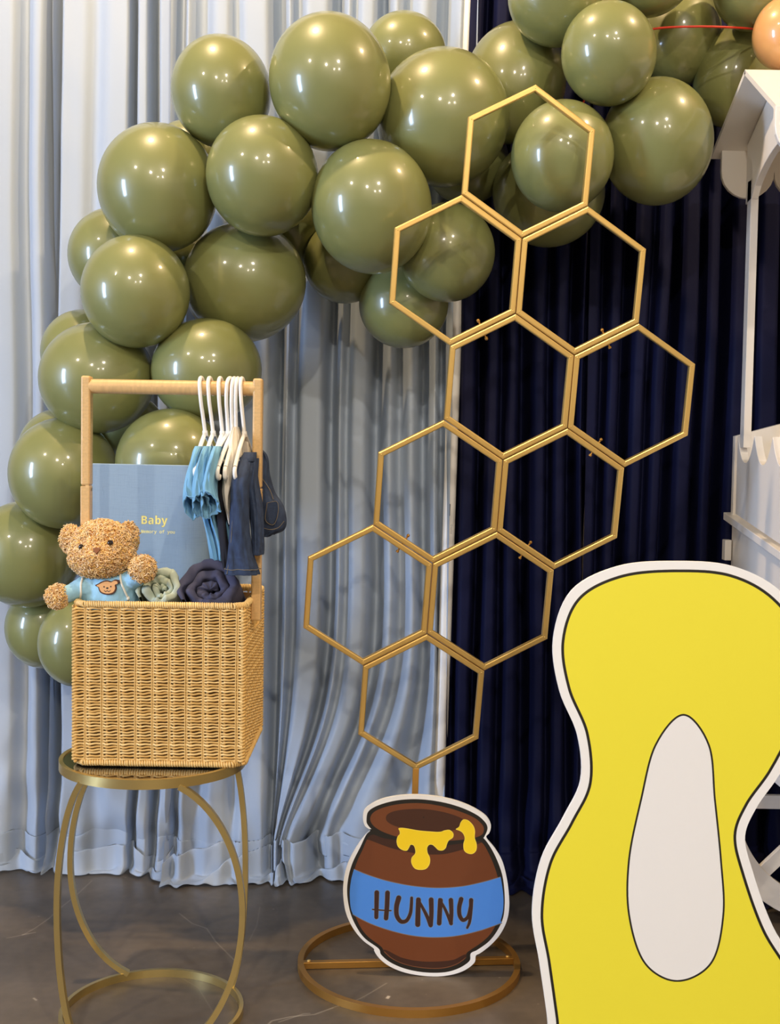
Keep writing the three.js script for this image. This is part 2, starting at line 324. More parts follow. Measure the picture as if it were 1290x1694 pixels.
// [cx, cy, rx, ry, layer distance, label]
const BALLOONS = [
  [366, 153, 81, 90, 3.08, 'olive green balloon topmost at the left of the arch, beside the largest top balloon'],
  [545, 137, 99, 110, 3.05, 'largest shiny olive balloon at the top middle of the arch over the pale blue drape'],
  [668, 92, 69, 68, 3.3, 'partly hidden olive balloon peeking up behind, just right of the largest top balloon'],
  [733, 196, 108, 110, 3.1, 'big olive balloon overlapped by the left side of the topmost gold hexagon'],
  [434, 292, 91, 95, 3.02, 'bright olive balloon in front, just below the two highest left balloons'],
  [262, 312, 97, 104, 3.06, 'big olive balloon at the upper left shoulder of the arch'],
  [614, 343, 98, 106, 3.08, 'big olive balloon partly shaded above, touching the upper left gold hexagon edge'],
  [225, 483, 88, 91, 3.03, 'olive balloon at the left below the shoulder balloon, bright spot at top'],
  [405, 467, 101, 96, 3.08, 'big olive balloon with a pointed light wedge on its shaded left side'],
  [190, 422, 75, 75, 3.28, 'partly hidden olive balloon behind, at the outer left of the shoulder balloon'],
  [161, 626, 94, 90, 3.03, 'olive balloon behind the top left corner of the basket handle'],
  [342, 613, 90, 83, 3.07, 'olive balloon behind the wooden rod where the hangers hang'],
  [139, 583, 69, 69, 3.27, 'sliver of an olive balloon behind the one at the handle top left corner'],
  [106, 783, 88, 90, 3.04, 'olive balloon left of the basket handle, above the teddy bear'],
  [283, 766, 89, 88, 3.06, 'olive balloon rising behind the top edge of the blue album'],
  [103, 745, 70, 68, 3.27, 'sliver of an olive balloon behind the one above the teddy bear'],
  [45, 916, 87, 87, 3.04, 'olive balloon cut by the left picture edge, beside the teddy bear'],
  [75, 1036, 64, 68, 3.18, 'dull olive balloon low at the left, half behind the lowest balloon'],
  [131, 1062, 66, 73, 3.1, 'lowest olive balloon of the arch, behind the wicker basket corner'],
  [570, 434, 68, 67, 3.3, 'dim olive balloon in the back row above the bare pale blue drape'],
  [480, 376, 62, 62, 3.32, 'dim olive balloon wedged behind three front balloons at the arch inside'],
  [739, 418, 78, 79, 3.09, 'dark olive balloon inside the second-row left gold hexagon'],
  [668, 503, 73, 72, 3.25, 'dark olive balloon lowest at the middle of the arch, before the white pole'],
  [772, 268, 68, 69, 3.33, 'dark olive balloon in shade under the big one by the topmost hexagon'],
  [907, 318, 91, 87, 3.27, 'dark olive balloon behind, below the one framed by the topmost hexagon'],
  [930, 259, 83, 88, 3.07, 'olive balloon framed by the right half of the topmost gold hexagon'],
  [851, 138, 82, 100, 3.16, 'olive balloon behind the apex of the topmost gold hexagon'],
  [1006, 89, 77, 81, 3.03, 'small round olive balloon in front with the red cord at its right'],
  [1086, 235, 90, 100, 3.1, 'big dull olive balloon with faint shadow arcs left of the cart roof'],
  [920, -4, 80, 76, 3.15, 'olive balloon cut by the top picture edge above the small round one'],
  [1075, -50, 74, 73, 3.1, 'olive balloon of which only the bottom shows at the top picture edge'],
  [1120, 60, 70, 85, 3.36, 'dark olive balloon behind the horizontal red cord'],
  [1213, 127, 64, 83, 3.32, 'olive balloon just behind the ridge of the white cart roof'],
  [1248, -22, 68, 69, 3.15, 'olive balloon at the top right above the peach balloon'],
  [1303, 56, 57, 59, 3.06, 'peach orange balloon at the top right above the cart roof', 'peach'],
  [310, 262, 60, 60, 3.33, 'barely visible olive balloon behind, between the left shoulder and topmost left balloons'],
  [297, 420, 48, 48, 3.33, 'barely visible olive balloon in the gap between three left front balloons'],
  [215, 706, 55, 55, 3.33, 'dark balloon in the gap behind the upper part of the basket handle'],
];
{
  const B = BALLOONS.map(([cx, cy, rx, ry, d]) => ({ cx, cy, rx, ry, d, d0: d }));
  const calc = (b) => { b.p = at(b.cx, b.cy, b.d); b.s = zc(b.cx, b.cy, b.d); b.r = (b.rx + b.ry) / 2 * b.s; };
  for (let it = 0; it < 160; it++) {
    B.forEach(calc);
    for (let i = 0; i < B.length; i++) for (let j = i + 1; j < B.length; j++) {
      const a = B[i], b = B[j], gap = (a.r + b.r) * 0.965 - a.p.distanceTo(b.p);
      if (gap <= 0) continue;
      const [f, k] = a.d0 <= b.d0 ? [a, b] : [b, a], m = 0.5 * gap + 0.001;
      f.d = Math.max(3.0, f.d - m * 0.5); k.d = Math.min(3.37, k.d + m * 0.5); for (const q of [f, k]) if (q.d0 === 3.32 || q.d0 === 3.36) q.d = q.d0;
    }
  }
  B.forEach(calc);
  B.forEach((b, i) => {
    const L = BALLOONS[i], m = mesh(L[6] ? 'peach_balloon' : 'green_balloon', balloonGeo, L[6] ? latexPeach : latex);
    m.position.copy(b.p);
    m.rotation.set(rr(-.35, .35), rr(-.35, .35), rr(-.2, .2));
    m.scale.set(b.rx * b.s * 1.02, b.ry * b.s * 1.03, (b.rx + b.ry) / 2 * b.s);
    tag(m, L[5], 'balloon', L[6] ? null : G);
  });
  const cord = std(0xc8321f, 0.5), P = (i, dx, dy, dz = 0) => V(B[i].p.x + dx * B[i].s, B[i].p.y - dy * B[i].s, B[i].p.z + dz);
  const c = (x, y, z) => at(x, y, z);
  tag(mesh('elastic_cord', tube([c(1040, 60, 3.16), c(1080, 48, 3.1), c(1150, 44, 3.07), c(1223, 46, 3.1), c(1262, 50, 3.18)], 0.0028, 40, 8), cord), 'red elastic cord stretched across the dark balloon at the top right', 'cord');
  tag(mesh('elastic_cord', tube([c(800, 240, 3.3), c(842, 236, 3.3), c(890, 222, 3.3), c(950, 190, 3.32), c(966, 166, 3.32), c(972, 140, 3.3)], 0.0028, 40, 8), cord), 'red elastic cord glimpsed in the gaps beside the topmost gold hexagon', 'cord');
}

// ---------------------------------------------------------------- honeycomb stand
const goldMat = phys(0xf0ca78, 0.34, { metalness: 0.78, clearcoat: 0.25, clearcoatRoughness: 0.35, bumpMap: weaveBump, bumpScale: 0.00003 });
const goldBase = phys(0xb58640, 0.4, { metalness: 0.75 });
{
  const ZS = 2.872, base = at(676, 1603, ZS);
  const t = thing('honeycomb_stand', 'gold metal stand of ten stacked hexagon frames on a round floor ring', 'stand', [base.x, 0, -ZS]);
  const O = V(0.2762, 1.4026, -2.872).sub(t.position), p = 0.299, rot = R(-2.71), lean = R(5.3), yaw = R(6.6), s = (p - 0.0015) / Math.sqrt(3);
  const tilt = new THREE.Quaternion().setFromEuler(new THREE.Euler(lean, yaw, 0, 'YXZ'));
  const rotv = (x, y) => V(x * Math.cos(rot) - y * Math.sin(rot), x * Math.sin(rot) + y * Math.cos(rot), 0).applyQuaternion(tilt);
  const A = [p, 0], b1 = [p / 2, -p * Math.sqrt(3) / 2], b2 = [-p / 2, -p * Math.sqrt(3) / 2];
  const add = (...v) => v.reduce((q, w) => [q[0] + w[0], q[1] + w[1]], [0, 0]), neg = (v) => [-v[0], -v[1]];
  const H4 = [0, 0], H5 = A, H2 = neg(b1), H3 = add(H2, A), H1 = add(H3, neg(b1)), H6 = b2, H7 = b1, H8 = add(b2, b2), H9 = add(H8, A), H10 = add(H9, b2);
  const tw = 0.0135, centers = [H1, H2, H3, H4, H5, H6, H7, H8, H9, H10];
  const unit = [];
  { // mitred square tube hexagon
    const shape = new THREE.Shape(), hole = new THREE.Path();
    for (let k = 0; k < 6; k++) { const a = R(90 + 60 * k); shape[k ? 'lineTo' : 'moveTo'](s * Math.cos(a), s * Math.sin(a)); }
    const si = s - tw / Math.cos(R(30));
    for (let k = 0; k < 6; k++) { const a = R(90 - 60 * k); hole[k ? 'lineTo' : 'moveTo'](si * Math.cos(a), si * Math.sin(a)); }
    shape.closePath(); hole.closePath(); shape.holes.push(hole);
    unit.push(new THREE.ExtrudeGeometry(shape, { depth: 0.0105, bevelEnabled: true, bevelSize: 0.0028, bevelOffset: -0.0028, bevelThickness: 0.0022, bevelSegments: 2 }).translate(0, 0, -0.00525));
    // small raised weld beads at the corners
    for (let k = 0; k < 6; k++) { const a = R(90 + 60 * k), m = s - tw * 0.62; unit.push(new THREE.SphereGeometry(0.0022, 8, 6).scale(1, 1, 0.5).translate(m * Math.cos(a), m * Math.sin(a), 0.0069)); }
  }
  const hexGeo = merge(unit);
  for (const c of centers) {
    const h = mesh('hexagon_frame', hexGeo, goldMat, t), q = rotv(...c); h.position.copy(O).add(q); h.quaternion.copy(tilt).multiply(new THREE.Quaternion().setFromAxisAngle(V(0, 0, 1), rot + rr(-.004, .004)));
  }
  const joint = (cA, cB, f = 0.5) => { // a small bolt through two neighbouring frames
    const m = [(cA[0] + cB[0]) / 2, (cA[1] + cB[1]) / 2], d = [cB[0] - cA[0], cB[1] - cA[1]], l = Math.hypot(...d), e = [-d[1] / l, d[0] / l], k = (f - 0.5) * s;
    const dir = rotv(d[0] / l, d[1] / l), q = rotv(m[0] + e[0] * k, m[1] + e[1] * k).add(O);
    const g = [new THREE.CylinderGeometry(0.0021, 0.0021, 0.047, 10), new THREE.CylinderGeometry(0.0042, 0.0042, 0.005, 6).translate(0, 0.022, 0), new THREE.SphereGeometry(0.004, 10, 8).translate(0, -0.0235, 0)];
    const b = mesh('bolt', g, goldBase, t); b.position.copy(q); b.quaternion.setFromUnitVectors(V(0, 1, 0), dir);
  };
  joint(H2, H4); joint(H3, H5); joint(H4, H2.map((v, i) => v)); joint(H6, H8); joint(H7, H9); joint(H5, H7);
  const low = rotv(H10[0], H10[1] - s + 0.004).add(O), foot = V(0, 0.012, 0);
  mesh('post', [bar(foot, low, 0.0155, 0.0155)], goldBase, t);
  const RB = 0.262, ring = []; for (let i = 0; i < 72; i++) { const a = i / 72 * 2 * Math.PI; ring.push(V(RB * Math.cos(a), 0.009, RB * Math.sin(a))); }
  mesh('ring_base', sweepRect(ring, () => V(0, 1, 0), 0.014, 0.018, true), goldBase, t);
  const ya = R(5);
  mesh('crossbar', [bar(V(-RB * Math.cos(ya), 0.009, RB * Math.sin(ya)), V(RB * Math.cos(ya), 0.009, -RB * Math.sin(ya)), 0.016, 0.016, V(0, 1, 0))], goldBase, t);
  for (const q of [-1, 1]) mesh('bolt', new THREE.SphereGeometry(0.005, 10, 8).scale(1, 0.6, 1).translate(q * (RB - 0.02) * Math.cos(ya), 0.0185, -q * (RB - 0.02) * Math.sin(ya)), goldMat, t);
}

// ---------------------------------------------------------------- flat cut-out boards
// outline points are pixels of the photograph, turned into metres on an upright plane
function board(name, label, category, Z, outline, smooth, texSize, draw, extra) {
  const baseY = Math.min(...outline.map(([x, y]) => at(x, y, Z).y));
  const o = thing(name, label, category, [at(outline[0][0], outline[0][1], Z).x, 0, -Z]);
  const L = ([x, y]) => { const p = at(x, y, Z); return new THREE.Vector2(p.x - o.position.x, p.y - baseY + 0.001); };
  let P = outline.map(L);
  if (smooth) P = new THREE.CatmullRomCurve3(P.map((p) => V(p.x, p.y, 0)), true, 'centripetal').getPoints(outline.length * 7).map((p) => new THREE.Vector2(p.x, p.y));
  const shape = new THREE.Shape(P);
  const white = std(0xf3f2ee, 0.55);
  mesh('foam_board', new THREE.ExtrudeGeometry(shape, { depth: 0.009, bevelEnabled: false, curveSegments: 4 }).translate(0, 0, -0.009), white, o);
  const g = new THREE.ShapeGeometry(shape).translate(0, 0, 0.0004), ps = g.attributes.position, uv = g.attributes.uv;
  // texture in a frame fixed to the board (metres), not to the picture
  const xs = P.map((p) => p.x), ys = P.map((p) => p.y), x0 = Math.min(...xs), x1 = Math.max(...xs), y0 = Math.min(...ys), y1 = Math.max(...ys);
  for (let i = 0; i < ps.count; i++) uv.setXY(i, (ps.getX(i) - x0) / (x1 - x0), (ps.getY(i) - y0) / (y1 - y0));
  const h = Math.round(texSize * (y1 - y0) / (x1 - x0));
  const T = canvasTex(texSize, h, (c) => { const K = (x, y) => { const p = L([x, y]); return [(p.x - x0) / (x1 - x0) * texSize, (1 - (p.y - y0) / (y1 - y0)) * h]; }; draw(c, K, texSize / (x1 - x0) * zc(outline[0][0], outline[0][1], Z), texSize, h); });
  mesh('print', g, phys(0xffffff, 0.42, { map: T, clearcoat: 0.15, clearcoatRoughness: 0.4 }), o);
  if (extra) extra(o, L);
  return o;
}
function curve(c, K, pts, closed = true, t = 0.5) {
  const n = pts.length, g = (i) => K(...pts[closed ? (i + n) % n : Math.max(0, Math.min(n - 1, i))]);
  c.beginPath(); c.moveTo(...g(0));
  for (let i = 0; i < (closed ? n : n - 1); i++) { const a = g(i - 1), b = g(i), d = g(i + 1), e = g(i + 2), k = t / 3 * 1; c.bezierCurveTo(b[0] + (d[0] - a[0]) * k, b[1] + (d[1] - a[1]) * k, d[0] - (e[0] - b[0]) * k, d[1] - (e[1] - b[1]) * k, d[0], d[1]); }
  if (closed) c.closePath();
}
const Z1 = (X, Y) => [580 + X / 4.9615, 1310 + Y / 4.9615];       // coordinates measured on an enlargement
const zz = (l) => l.map(([x, y]) => Z1(x, y));
const potOuter = zz([[100, 225], [112, 160], [170, 112], [260, 70], [400, 42], [560, 36], [740, 55], [900, 96], [1040, 160], [1120, 220], [1150, 280], [1138, 345], [1112, 378], [1180, 470], [1240, 570], [1275, 690], [1296, 830], [1300, 960], [1280, 1070], [1225, 1180], [1150, 1265], [1060, 1335], [1028, 1352], [1018, 1405], [950, 1465], [850, 1505], [720, 1524], [560, 1515], [420, 1485], [300, 1430], [225, 1365], [192, 1312], [192, 1300], [100, 1228], [20, 1130], [-40, 1000], [-62, 850], [-55, 720], [-20, 590], [50, 460], [130, 355], [160, 325], [118, 290]]);
board('honey_pot_board', 'flat cut-out board of a brown honey pot with a blue lettered band', 'cutout board', 2.815, potOuter, true, 1400, (c, K, S) => {
  c.fillStyle = '#f5f4f0'; c.fillRect(0, 0, 4000, 4000);
  const shape = (l, col) => { curve(c, K, zz(l)); c.fillStyle = col; c.fill(); };
  // black silhouettes, then the brown body and rim inside them
  shape([[140, 345], [210, 315], [1010, 350], [1085, 385], [1150, 470], [1205, 580], [1245, 700], [1262, 840], [1262, 960], [1245, 1060], [1195, 1160], [1130, 1240], [1040, 1305], [985, 1335], [975, 1395], [900, 1450], [800, 1485], [690, 1494], [560, 1485], [430, 1455], [320, 1405], [250, 1345], [228, 1295], [120, 1215], [55, 1130], [0, 1010], [-28, 860], [-22, 730], [12, 600], [75, 470]], '#1d1a15');
  shape([[130, 230], [150, 165], [240, 115], [390, 78], [560, 70], [740, 92], [900, 136], [1030, 196], [1100, 255], [1122, 305], [1105, 360], [1070, 400], [960, 430], [760, 445], [520, 425], [330, 390], [200, 335], [140, 280]], '#1d1a15');
  const body = () => curve(c, K, zz([[165, 365], [300, 395], [700, 450], [1000, 420], [1075, 425], [1135, 520], [1185, 640], [1222, 770], [1232, 880], [1228, 990], [1200, 1080], [1150, 1170], [1080, 1240], [985, 1305], [950, 1335], [945, 1370], [880, 1420], [790, 1452], [690, 1462], [560, 1452], [440, 1425], [340, 1380], [275, 1325], [250, 1280], [140, 1195], [75, 1110], [30, 1000], [5, 870], [12, 740], [42, 610], [95, 490]]));
  c.save(); body(); c.fillStyle = '#6f3b1c'; c.fill(); body(); c.clip();
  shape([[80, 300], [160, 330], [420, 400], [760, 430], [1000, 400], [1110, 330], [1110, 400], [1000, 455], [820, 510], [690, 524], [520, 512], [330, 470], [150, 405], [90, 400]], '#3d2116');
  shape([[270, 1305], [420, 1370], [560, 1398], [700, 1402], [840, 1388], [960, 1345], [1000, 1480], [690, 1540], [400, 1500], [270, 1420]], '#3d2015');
  c.strokeStyle = '#7d4a2c'; c.lineWidth = 1.6 * S / 1; curve(c, K, zz([[275, 1320], [340, 1378], [440, 1424], [560, 1450], [690, 1460], [790, 1450], [880, 1418], [950, 1368]]), false); c.stroke();
  c.restore();
  // blue band clipped to the pot
  c.save(); curve(c, K, zz([[140, 345], [1085, 385], [1150, 470], [1190, 560], [1226, 690], [1250, 840], [1252, 960], [1232, 1060], [1195, 1130], [700, 1300], [100, 1100], [12, 1000], [-8, 860], [2, 740], [30, 630], [75, 470]])); c.clip();
  curve(c, K, zz([[-60, 610], [24, 642], [140, 690], [300, 740], [500, 780], [700, 797], [900, 786], [1080, 750], [1220, 710], [1320, 680], [1330, 1050], [1222, 1092], [1060, 1148], [880, 1190], [700, 1204], [520, 1192], [340, 1152], [160, 1090], [20, 1018], [-60, 970]]));
  c.fillStyle = '#4b8be0'; c.fill(); c.lineWidth = 1.1 * S; c.strokeStyle = '#84776e'; c.stroke();
  c.restore();
  // rim and dark mouth
  shape([[160, 235], [185, 180], [270, 138], [400, 110], [560, 102], [720, 122], [880, 165], [1010, 220], [1080, 280], [1092, 325], [1070, 365], [990, 392], [850, 408], [700, 412], [540, 405], [400, 382], [270, 340], [190, 290]], '#744020');
  shape([[288, 222], [310, 188], [380, 163], [500, 150], [620, 152], [760, 175], [880, 212], [930, 245], [920, 285], [860, 320], [740, 335], [620, 332], [480, 318], [370, 292], [305, 258]], '#452516');
  // honey
  const honey = (l) => { curve(c, K, zz(l)); c.fillStyle = '#fbd71e'; c.fill(); c.lineWidth = 2.1 * S; c.strokeStyle = '#fbe155'; c.save(); c.clip(); c.stroke(); c.restore(); };
  honey([[392, 310], [420, 304], [480, 312], [560, 326], [650, 334], [730, 337], [770, 325], [812, 322], [842, 350], [838, 385], [805, 410], [790, 440], [780, 470], [755, 490], [720, 488], [695, 465], [670, 445], [645, 445], [628, 470], [632, 510], [650, 550], [648, 600], [620, 640], [572, 650], [525, 638], [498, 595], [500, 550], [528, 515], [528, 480], [515, 450], [492, 445], [478, 470], [460, 492], [425, 488], [388, 460], [376, 415], [385, 375], [402, 355], [400, 330]]);
  honey([[862, 316], [888, 296], [902, 260], [925, 236], [965, 244], [1005, 285], [1020, 330], [1018, 385], [1034, 440], [1030, 490], [1000, 518], [960, 515], [930, 490], [924, 440], [935, 390], [920, 350], [895, 330]]);
  c.fillStyle = '#1c120d'; c.beginPath(); c.arc(...K(...Z1(598, 218)), 1.2 * S, 0, 7); c.fill();
  // lettering drawn stroke by stroke: tapered brush capitals
  const stroke = (pts, w0, w1, col, grow = 0) => {
    const q = new THREE.CatmullRomCurve3(pts.map(([x, y]) => V(...K(...Z1(x, y)), 0)), false, 'centripetal').getPoints(60);
    c.fillStyle = col; q.forEach((p, i) => { c.beginPath(); c.arc(p.x, p.y, S * (lerp(w0, w1, i / 60) * 1.16 + grow) / 2 / 4.9615, 0, 7); c.fill(); });
  };
  const letters = [
    [[[214, 836], [212, 940], [210, 1038]], 33, 28], [[[302, 838], [298, 940], [290, 1046]], 33, 32], [[[180, 974], [250, 980], [330, 984]], 9, 9],
    [[[394, 880], [376, 950], [380, 1030], [415, 1074], [455, 1068], [488, 1010], [498, 930], [500, 880]], 36, 20],
    [[[556, 895], [552, 1000], [550, 1098]], 34, 36], [[[548, 886], [590, 960], [630, 1040], [656, 1104]], 16, 30], [[[660, 895], [662, 1000], [658, 1100]], 34, 28],
    [[[736, 900], [730, 1000], [726, 1088]], 34, 32], [[[728, 890], [768, 960], [800, 1030], [824, 1090]], 16, 26], [[[822, 898], [826, 1000], [822, 1088]], 32, 26],
    [[[906, 890], [890, 960], [896, 1030], [922, 1062], [958, 1040], [980, 960], [990, 898]], 32, 20], [[[988, 898], [984, 990], [974, 1080], [956, 1125]], 30, 16],
  ];
  for (const [p, a, b] of letters) stroke(p, a, b, '#7f8fa0', 7);
  for (const [p, a, b] of letters) stroke(p, a, b, '#3a1f17');
}, (o) => {
  mesh('strut', [bar(V(0.19, 0.004, -0.012), V(0.19, 0.2, -0.012), 0.012, 0.006), bar(V(0.19, 0.19, -0.014), V(0.19, 0.006, -0.035), 0.012, 0.005)], std(0xcfcac0, 0.7), o);
});

// a plain colour-block board stands where the photograph has a large yellow and white cut-out
board('yellow_board', 'large plain yellow cut-out board with white border and white middle panel', 'cutout board', 2.36,
  [[1120, 936], [1215, 945], [1290, 985], [1340, 1060], [1345, 1150], [1320, 1225], [1288, 1290], [1250, 1345], [1232, 1390], [1245, 1450], [1278, 1540], [1320, 1610], [1345, 1690], [1340, 1765], [1260, 1790], [1120, 1790], [980, 1790], [915, 1770], [905, 1690], [892, 1600], [880, 1520], [895, 1430], [932, 1360], [960, 1300], [955, 1225], [925, 1150], [915, 1065], [945, 985], [1020, 945]], true, 1000, (c, K, S, W, H) => {
    c.fillStyle = '#f4f3ef'; c.fillRect(0, 0, W, H);
    const inner = [[1120, 952], [1208, 960], [1278, 998], [1324, 1065], [1329, 1150], [1305, 1220], [1272, 1284], [1234, 1338], [1215, 1390], [1229, 1455], [1262, 1546], [1304, 1617], [1328, 1692], [1325, 1752], [1255, 1774], [1120, 1774], [985, 1774], [930, 1758], [921, 1690], [908, 1598], [896, 1520], [910, 1436], [946, 1368], [976, 1303], [971, 1221], [941, 1146], [931, 1068], [958, 998], [1028, 961]];
    curve(c, K, inner); c.fillStyle = '#f0e43a'; c.fill(); c.lineWidth = 4.5 * S; c.strokeStyle = '#17150f'; c.lineJoin = 'round'; c.stroke();
    curve(c, K, [[1130, 1190], [1172, 1240], [1182, 1330], [1192, 1430], [1196, 1520], [1176, 1600], [1120, 1630], [1066, 1600], [1040, 1520], [1040, 1430], [1060, 1330], [1084, 1240]]); c.fillStyle = '#efeeeb'; c.fill(); c.lineWidth = 3 * S; c.stroke();
  }, (o) => {
    mesh('easel_foot', [box(0.15, 0.3, 0.008, 0.02, 0.15, -0.045, 0.002), box(0.15, 0.008, 0.18, 0.02, 0.004, -0.1, 0.002)], std(0xf1efea, 0.55), o);
  });

// ---------------------------------------------------------------- round stand under the basket
const goldBright = phys(0xc9b272, 0.32, { metalness: 0.85, clearcoat: 0.2, clearcoatRoughness: 0.3 });
const TZ = 2.6, TOP = 0.579, TR = 0.195;
const TC = at(254, 1250, TZ);
{
  const t = thing('pedestal_stand', 'round gold metal stand with curved legs and dark glass top', 'stand', [TC.x, 0, -TZ]);
  const circ = (r, y, n = 80) => Array.from({ length: n }, (_, i) => V(r * Math.cos(i / n * 2 * Math.PI), y, r * Math.sin(i / n * 2 * Math.PI)));
  const up = () => V(0, 1, 0);
  mesh('top_ring', sweepRect(circ(TR, TOP - 0.010), up, 0.009, 0.02, true), goldBright, t);
  mesh('glass_top', new THREE.CylinderGeometry(TR - 0.005, TR - 0.005, 0.006, 80).translate(0, TOP - 0.005, 0), phys(0x0d0d0f, 0.06, { clearcoat: 1 }), t);
  mesh('bottom_ring', sweepRect(circ(TR, 0.009), up, 0.009, 0.018, true), goldBright, t);
  // bowed legs: where each meets the bottom ring, bulges and meets the top ring, in ring radii
  for (const [bx, bz, mx, mz, tx, tz] of [[-.69, .72, -.88, .7, -.60, .78], [.53, .84, 1.1, .76, .44, .89], [.82, -.55, .98, -.5, .8, -.58], [-.46, -.88, -1.12, -.74, -.62, -.77]]) {
    const pts = [], h0 = 0.016, h1 = TOP - 0.018;
    for (let i = 0; i <= 44; i++) {
      const k = i / 44 * 2 - 1, e = Math.sqrt(1 - (k * 0.93) ** 2), e1 = Math.sqrt(1 - 0.93 * 0.93), w = (e - e1) / (1 - e1), ax = k < 0 ? bx : tx, az = k < 0 ? bz : tz;
      pts.push(V(TR * lerp(ax, mx, w), lerp(h0, h1, i / 44), TR * lerp(az, mz, w)));
    }
    mesh('leg', sweepRect(pts, () => V(0, 0, 1), 0.012, 0.014, false), goldBright, t);
  }
}

// ---------------------------------------------------------------- wicker basket
const BW = 0.352, BH = 0.339, BD = 0.352, BZ = 2.505;
const BC = at(262, 1270, BZ);
const BX = BC.x, BY = TOP + 0.004, Bz = -BZ - BD / 2;
const straw = [0xe2bd78, 0xd6ae68, 0xecca88].map((c) => std(c, 0.75));
const wood = (() => {
  const t = noiseTex(256, (x, y) => { const n = nz(x * 3, y * 60, 2) * 0.5 + nz(x * 8, y * 140, 5) * 0.3, v = 0.93 + 0.1 * n; return [0.9 * v, 0.74 * v, 0.5 * v]; }, true);
  return phys(0xffffff, 0.45, { map: t, clearcoat: 0.15 });
})();
{
  const t = thing('wicker_basket', 'square woven straw basket with a wooden carrying handle on the gold stand', 'basket', [BX, BY, Bz]);
  const strand = (pts, r, seg, rad = 5) => tube(pts, r, seg, rad);
  const side = (w, h, holes) => { // panel in the xy plane, weft strands weaving round upright stakes
    const gs = [[], [], []], rows = 51, ns = 20, sp = w / ns, sx = (k) => -w / 2 + sp * (k + 0.17 * Math.sin(Math.PI * (k - 0.5)) * Math.min(1, k, ns - k));
    for (let k = 0; k <= ns; k++) { const x = sx(k); gs[1].push(strand([V(x, 0.004, 0), V(x + rr(-.001, .001), h / 2, 0), V(x, h - 0.004, 0)], k % 2 ? 0.0016 : 0.0024, 8, 5)); if (k % 2 && k < ns) gs[1].push(strand([V(x + 0.0034, 0.004, 0), V(x + 0.0034, h - 0.004, 0)], 0.0016, 6, 5)); }
    for (let r = 0; r < rows; r++) {
      const y0 = 0.008 + (h - 0.016) * (r + 0.5) / rows, ph = rr(0, 9); let run = [];
      const flush = () => { if (run.length > 3) gs[r * 7 % 3].push(strand(run, 0.00245 * rr(.88, 1.1), run.length * 2, 5)); run = []; };
      for (let i = 0; i <= ns * 4; i++) {
        const k = i / 4, x = lerp(sx(Math.floor(k)), sx(Math.min(ns, Math.floor(k) + 1)), k % 1), y = y0 + 0.0011 * nz(x * 40, r * 3.1, ph) + 0.0007 * Math.sin(Math.PI * k * 2 + r);
        if (holes && x > holes[0] && x < holes[1] && y > holes[2] && y < holes[3]) { flush(); continue; }
        const wide = Math.cos(Math.PI * k);
        run.push(V(x, y, 0.0031 * wide + (r % 2 ? 0.0008 : 0)));
      }
      flush();
    }
    return gs;
  };
  const sides = [['front', BW, 0, BD / 2, 0], ['right', BD, BW / 2, 0, Math.PI / 2, [-0.03, 0.115, 0.262, 0.314]], ['back', BW, 0, -BD / 2, Math.PI], ['left', BD, -BW / 2, 0, -Math.PI / 2, [-0.115, 0.03, 0.262, 0.314]]];
  for (const [, w, x, z, a, hole] of sides) {
    const p = new THREE.Group(); p.name = 'side_panel'; p.position.set(x, 0, z); p.rotation.y = a; t.add(p);
    side(w, BH, hole).forEach((g, i) => { const m = mesh('weave', g, straw[i], p); m.userData.kind = 'stuff'; });
    if (hole) { const [a0, a1, b0, b1] = hole, rr0 = 0.02, q = []; for (let k = 0; k < 40; k++) { const u = k / 40 * 2 * Math.PI, cx = (a0 + a1) / 2, cy = (b0 + b1) / 2, hx = (a1 - a0) / 2, hy = (b1 - b0) / 2, c = Math.cos(u), s = Math.sin(u); q.push(V(cx + hx * Math.sign(c) * Math.abs(c) ** 0.45, cy + hy * Math.sign(s) * Math.abs(s) ** 0.6, 0)); } mesh('hand_hole_edge', tube(q, 0.0045, 90, 7, true), straw[1], p); }
  }
  // twine wound round the rims and corners
  const wound = (path, r, pitch, closed) => {
    const c = new THREE.CatmullRomCurve3(path, closed, 'catmullrom', 0.04), L = c.getLength(), n = Math.round(L / pitch), pts = [];
    for (let i = 0; i <= n * 7; i++) { const u = Math.min(1, i / (n * 7)), p = c.getPointAt(u), d = c.getTangentAt(u), s = V().crossVectors(Math.abs(d.y) > 0.9 ? V(1, 0, 0) : V(0, 1, 0), d).normalize(), v = V().crossVectors(d, s), a = i / 7 * 2 * Math.PI; pts.push(p.addScaledVector(s, r * Math.cos(a) * rr(.94, 1.06)).addScaledVector(v, r * Math.sin(a) * rr(.94, 1.06))); }
    return tube(pts, pitch * 0.52, pts.length, 5);
  };
  const rect = (y, e) => { const a = BW / 2 + e, b = BD / 2 + e, q = []; for (const [x0, z0, x1, z1] of [[-a, b, a, b], [a, b, a, -b], [a, -b, -a, -b], [-a, -b, -a, b]]) for (let k = 0; k < 8; k++) q.push(V(lerp(x0, x1, (k + 0.5) / 8), y, lerp(z0, z1, (k + 0.5) / 8))); return q; };
  mesh('rim', wound(rect(BH - 0.002, 0.001), 0.0055, 0.0046, true), straw[2], t);
  mesh('base_rim', wound(rect(0.003, 0.001), 0.005, 0.0052, true), straw[0], t);
  for (const [sx, sz] of [[-1, 1], [1, 1], [1, -1], [-1, -1]]) mesh('corner_cane', wound([V(sx * BW / 2, 0.005, sz * BD / 2), V(sx * BW / 2, BH / 2, sz * BD / 2), V(sx * BW / 2, BH - 0.006, sz * BD / 2)], 0.0036, 0.0068, false), straw[1], t);
  const wire = std(0x6a4a20, 0.85);
